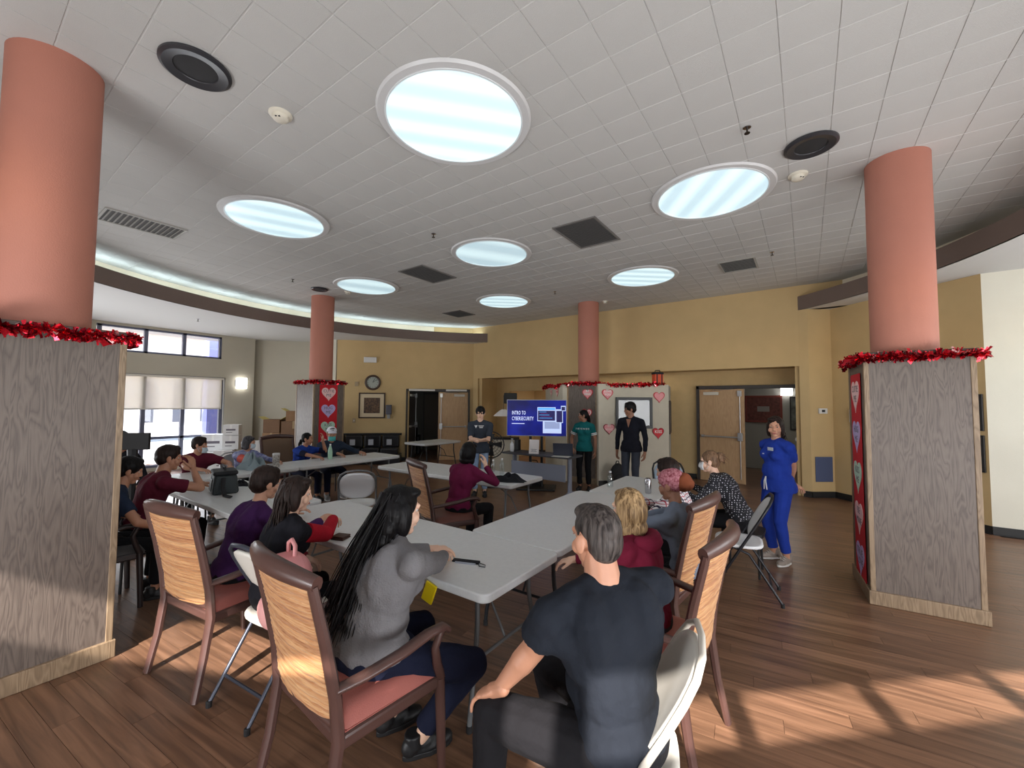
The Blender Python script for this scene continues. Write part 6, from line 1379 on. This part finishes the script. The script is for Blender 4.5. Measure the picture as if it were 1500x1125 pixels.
g15 = person('man in a maroon T-shirt with a pale mask, seated beyond the lunch bag', (-7.18, 2.22), -PI / 2, s=.91, female=False, lean=18, head=(52, 4, 0), w=1.12, skin=SK_T, hair=(h_short, H_dkb, .006), top=C_maroon, pants=C_black, sleeve='short', topname='t_shirt', arms={'L': {'to': (-6.66, 2.50, .79), 'hint': (-1, -.2, -.3)}, 'R': {'to': (-6.62, 2.14, .79), 'hint': (1, -.2, -.3)}}, q=1.3)
add_mask(g15, M_maskb, -.075)
g17 = person('dark haired person in black behind the column base, by the left window', (-7.25, 1.42), -PI / 2, s=1.04, lean=10, head=(30, 5, 0), skin=SK_T, hair=(h_bob, H_blk, -.08), top=cloth('black_top', S(26, 26, 30)), pants=C_black, arms={'L': {'to': (-6.85, 1.55, .62)}, 'R': {'to': (-6.85, 1.3, .62)}}, q=1.4)
g18 = person('woman in a floral top with grey black hair and a pale mask', (-7.24, 2.88), -PI / 2, s=.87, lean=18, head=(44, 8, 0), skin=SK_M, hair=(h_bob, hairmat('salt_pepper_hair', S(46, 44, 48), S(86, 84, 88)), -.07, .008), top=cloth('floral_top', S(190, 194, 222), rgb2=S(70, 80, 140), vscale=16, bump=.2), pants=C_black, topname='blouse', arms={'L': {'to': (-6.7, 3.15, .79)}, 'R': {'to': (-6.7, 2.9, .79)}}, q=1.4)
add_mask(g18, M_maskb); band(g18, 'coral_sleeve', cloth('coral_cloth', S(206, 96, 84)), 'R', .45, 1.0, .062, .056)
g19 = person('woman in a royal blue scrub top, hand to face, at the far left table', (-7.28, 3.78), -PI / 2 + .1, s=.90, lean=24, head=(36, 2, 0), skin=SK_T, hair=(h_pony, H_blk, (0, -.10, -.02), .10, 30), top=cloth('royal_blue_scrub', S(38, 66, 150)), pants=C_navy, sleeve='short', topname='scrub_top', arms={'L': {'to': (-6.86, 3.98, 1.04), 'hint': (-.9, .9, -1), 'dir': (0, .1, 1), 'back': (-1, .4, 0)}, 'R': {'to': (-6.62, 3.78, .79), 'hint': (1, .2, -.4)}}, q=1.4)
for sd in 'LR': band(g19, 'undersleeve', cloth('navy_undersleeve', S(26, 30, 52)), sd, .6, 1.05, .050, .044)
def capped(info, m):
    h_short(info, H_dkb, .0); t = info['t']; mw = mat('white_cap_cloth', S(232, 232, 240), .8); HMx = info['HM']
    mb = MB(); mb.T = HMx
    mb.grid(lambda u, v: (.090 * math.cos(2 * PI * u) * math.cos(v * PI / 2 * .97), -.012 + .106 * math.sin(2 * PI * u) * math.cos(v * PI / 2 * .97), .050 + .088 * math.sin(v * PI / 2)), 24, 9, True); c = mb.build('cap_crown', mw, t, smooth=180, solid=.004)
    mb = MB(); mb.T = HMx; mb.grid(lambda u, v: ((.078 + .006 * v) * math.sin((u - .5) * 2.5), .074 + .085 * v * math.cos((u - .5) * 2.5) - .045 * (1 - math.cos((u - .5) * 2.5)) , .055 - .022 * v - .012 * (2 * u - 1) ** 2), 16, 6); mb.build('cap_brim', mw, t, smooth=180, solid=.004)
    mb = MB(); mb.T = HMx; mb.box((-.012, .092, .082), (.012, .006, .022)); mb.box((.012, .092, .084), (.012, .006, .024)); mb.build('cap_emblem', mat('grey_print', S(96, 90, 100)), c)
g20 = person('man in a white cap with a teal mask at the far left table', (-7.24, 4.33), -PI / 2 - .25, s=.95, female=False, lean=12, head=(-6, 6, 0), w=1.1, skin=SK_T, hair=(capped, None), top=cloth('dark_slate_shirt', S(44, 54, 70)), pants=C_navy, arms={'L': {'to': (-6.68, 4.62, .79)}, 'R': {'to': (-6.68, 4.2, .79)}}, shoes=(mat('grey_shoe', S(150, 148, 146), .6), M_sole_w), q=1.4)
add_mask(g20, M_maskt, -.085)
for yv, lb in ((1.42, 'plain stool under the dark haired person by the left window'), (2.22, 'plain stool under the masked man in maroon'), (4.42, 'plain stool under the man in the white cap')): copy_tree(bx, loc=(-7.24, yv, 0), label=lb)

# ---- the standing people
C_royal = cloth('royal_blue_scrubs', S(36, 62, 158))
nz = person('nurse in royal blue scrubs standing with her hands behind her back', (-.27, 5.44), math.radians(134), s=.95, sit=False, lean=2, head=(40, 2, 0), w=1.12, belly=.02, bust=.35, skin=S(204, 152, 124), hair=(h_long, H_dkb, .16, 90, .012, (0, -.1, -1), True, .006, .02), top=C_royal, pants=C_royal, sleeve='short', topname='scrub_top',
    arms={'L': {'to': (-.16, 5.64, .86), 'hint': (-.9, -.35, 0), 'dir': (.8, -.1, -.3)}, 'R': {'to': (-.14, 5.60, .83), 'hint': (.9, -.45, 0), 'dir': (-.8, -.1, -.3)}}, feet={'Ld': (-.35, 1, 0), 'Rd': (.2, 1, 0)}, shoes=(mat('taupe_shoe', S(150, 138, 128), .7, var=.1, vscale=30), M_sole_w), q=.85, hem=.05)
def fpt(info, x, z, off): return info['chest'] + info['right'] * x + info['up'] * z + info['fw'] * off
mb = MB(); mb.box((0, 0, 0), (.075, .004, .035), R=info_R if False else nz['R1']); b_ = mb.build('name_badge', mat('badge_plastic', S(200, 206, 214), .3), nz['t'], loc=fpt(nz, -.09, .06, .155))
mb = MB(); mb.box((0, 0, 0), (.022, .004, .010), R=nz['R1']); mb.build('logo_tag', M_white_pl, nz['t'], loc=fpt(nz, .01, .0, .160))
mb = MB(); w0 = nz['P0'] + Vector((.0, .155, .05)); 
for dx in (-.02, .02): mb.tube([w0 + Vector((0, .0, .02)), w0 + Vector((dx * .5, .012, -.03)), w0 + Vector((dx, .006, -.12))], .006, 6)
mb.build('drawstring', M_white_pl, nz['t'])
m8 = person('young man in a dark zip hoodie and grey jeans standing before the framed picture', (-2.66, 7.55), math.radians(178), s=1.045, female=False, sit=False, lean=0, head=(-48, 4, 0), w=1.06, skin=SK_D, hair=(h_short, H_blk, .012), top=cloth('dark_hoodie', S(26, 27, 36)), pants=C_jean, topname='hoodie', q=1.2, hem=.07, feet={'Ld': (-.3, 1, 0), 'Rd': (.3, 1, 0)})
mb = MB(); ch = m8['chest']; mb.add([ch + Vector(p) for p in ((-.045, .118, .135), (.045, .118, .135), (.0, .132, -.02), (0, .125, .10))], [(0, 2, 3), (3, 2, 1), (0, 3, 1)]); mb.build('bare_neckline', skinmat(0, SK_D), m8['t'], solid=.006)
g9 = person('girl in a teal T-shirt with white sleeve stripes standing beside the screen', (-3.62, 7.58), math.radians(192), s=.955, sit=False, lean=0, head=(-72, 3, 0), w=.98, skin=SK_D, hair=(h_pony, H_blk, (0, -.095, .02), .28, 70, (.1, -.25, -1)), top=cloth('teal_cotton', S(22, 98, 100)), pants=C_black, sleeve='short', topname='t_shirt', q=1.1, hem=.05, arms={'R': {'to': (-3.80, 7.40, .84), 'hint': (.5, -.7, 0)}})
for sd in 'LR':
    for f in (.46, .56): band(g9, 'sleeve_stripe', M_white_pl, sd, f, f + .06, .0605, .0615)
text('shirt_lettering', 'F·R·I·E·N·D·S', .046, M_white_pl, g9['t'], fpt(g9, 0, .03, .150), (PI / 2, 0, PI), .001)
m10 = person('presenter in a charcoal T-shirt and light jeans with hands together', (-4.96, 5.96), math.radians(214), s=.985, female=False, sit=False, lean=1, head=(4, 3, 0), skin=SK_L, hair=(h_short, H_blk, .012), top=cloth('charcoal_cotton', S(56, 62, 72)), pants=cloth('light_denim', S(138, 160, 190)), sleeve='elbow', topname='t_shirt', q=1.1, hem=.06,
    arms={'L': {'to': (-4.85, 5.72, 1.02), 'hint': (-.8, -.3, -.2), 'dir': (1, .3, .3)}, 'R': {'to': (-4.77, 5.77, 1.04), 'hint': (.8, -.3, -.2), 'dir': (-1, .3, .3)}})
fz = .150
o = MB(); Mx = Matrix.Translation(fpt(m10, -.0, 0, 0)) 
tri = MB(); c0 = fpt(m10, .065, .06, fz); tri.add([c0 + Vector(p) for p in ((-.03, 0, .022), (.03, 0, .022), (0, .004, -.028), (-.03, .006, .022), (.03, .006, .022), (0, .01, -.028))], [(0, 2, 1), (3, 4, 5), (0, 1, 4, 3), (1, 2, 5, 4), (2, 0, 3, 5)]); tri.build('shirt_triangle', M_white_pl, m10['t'])
ln = MB()
for k in range(3): ln.box(fpt(m10, -.03, .075 - .018 * k, fz + .002), (.10 - .02 * k, .006, .010))
ln.build('shirt_print', M_white_pl, m10['t'])
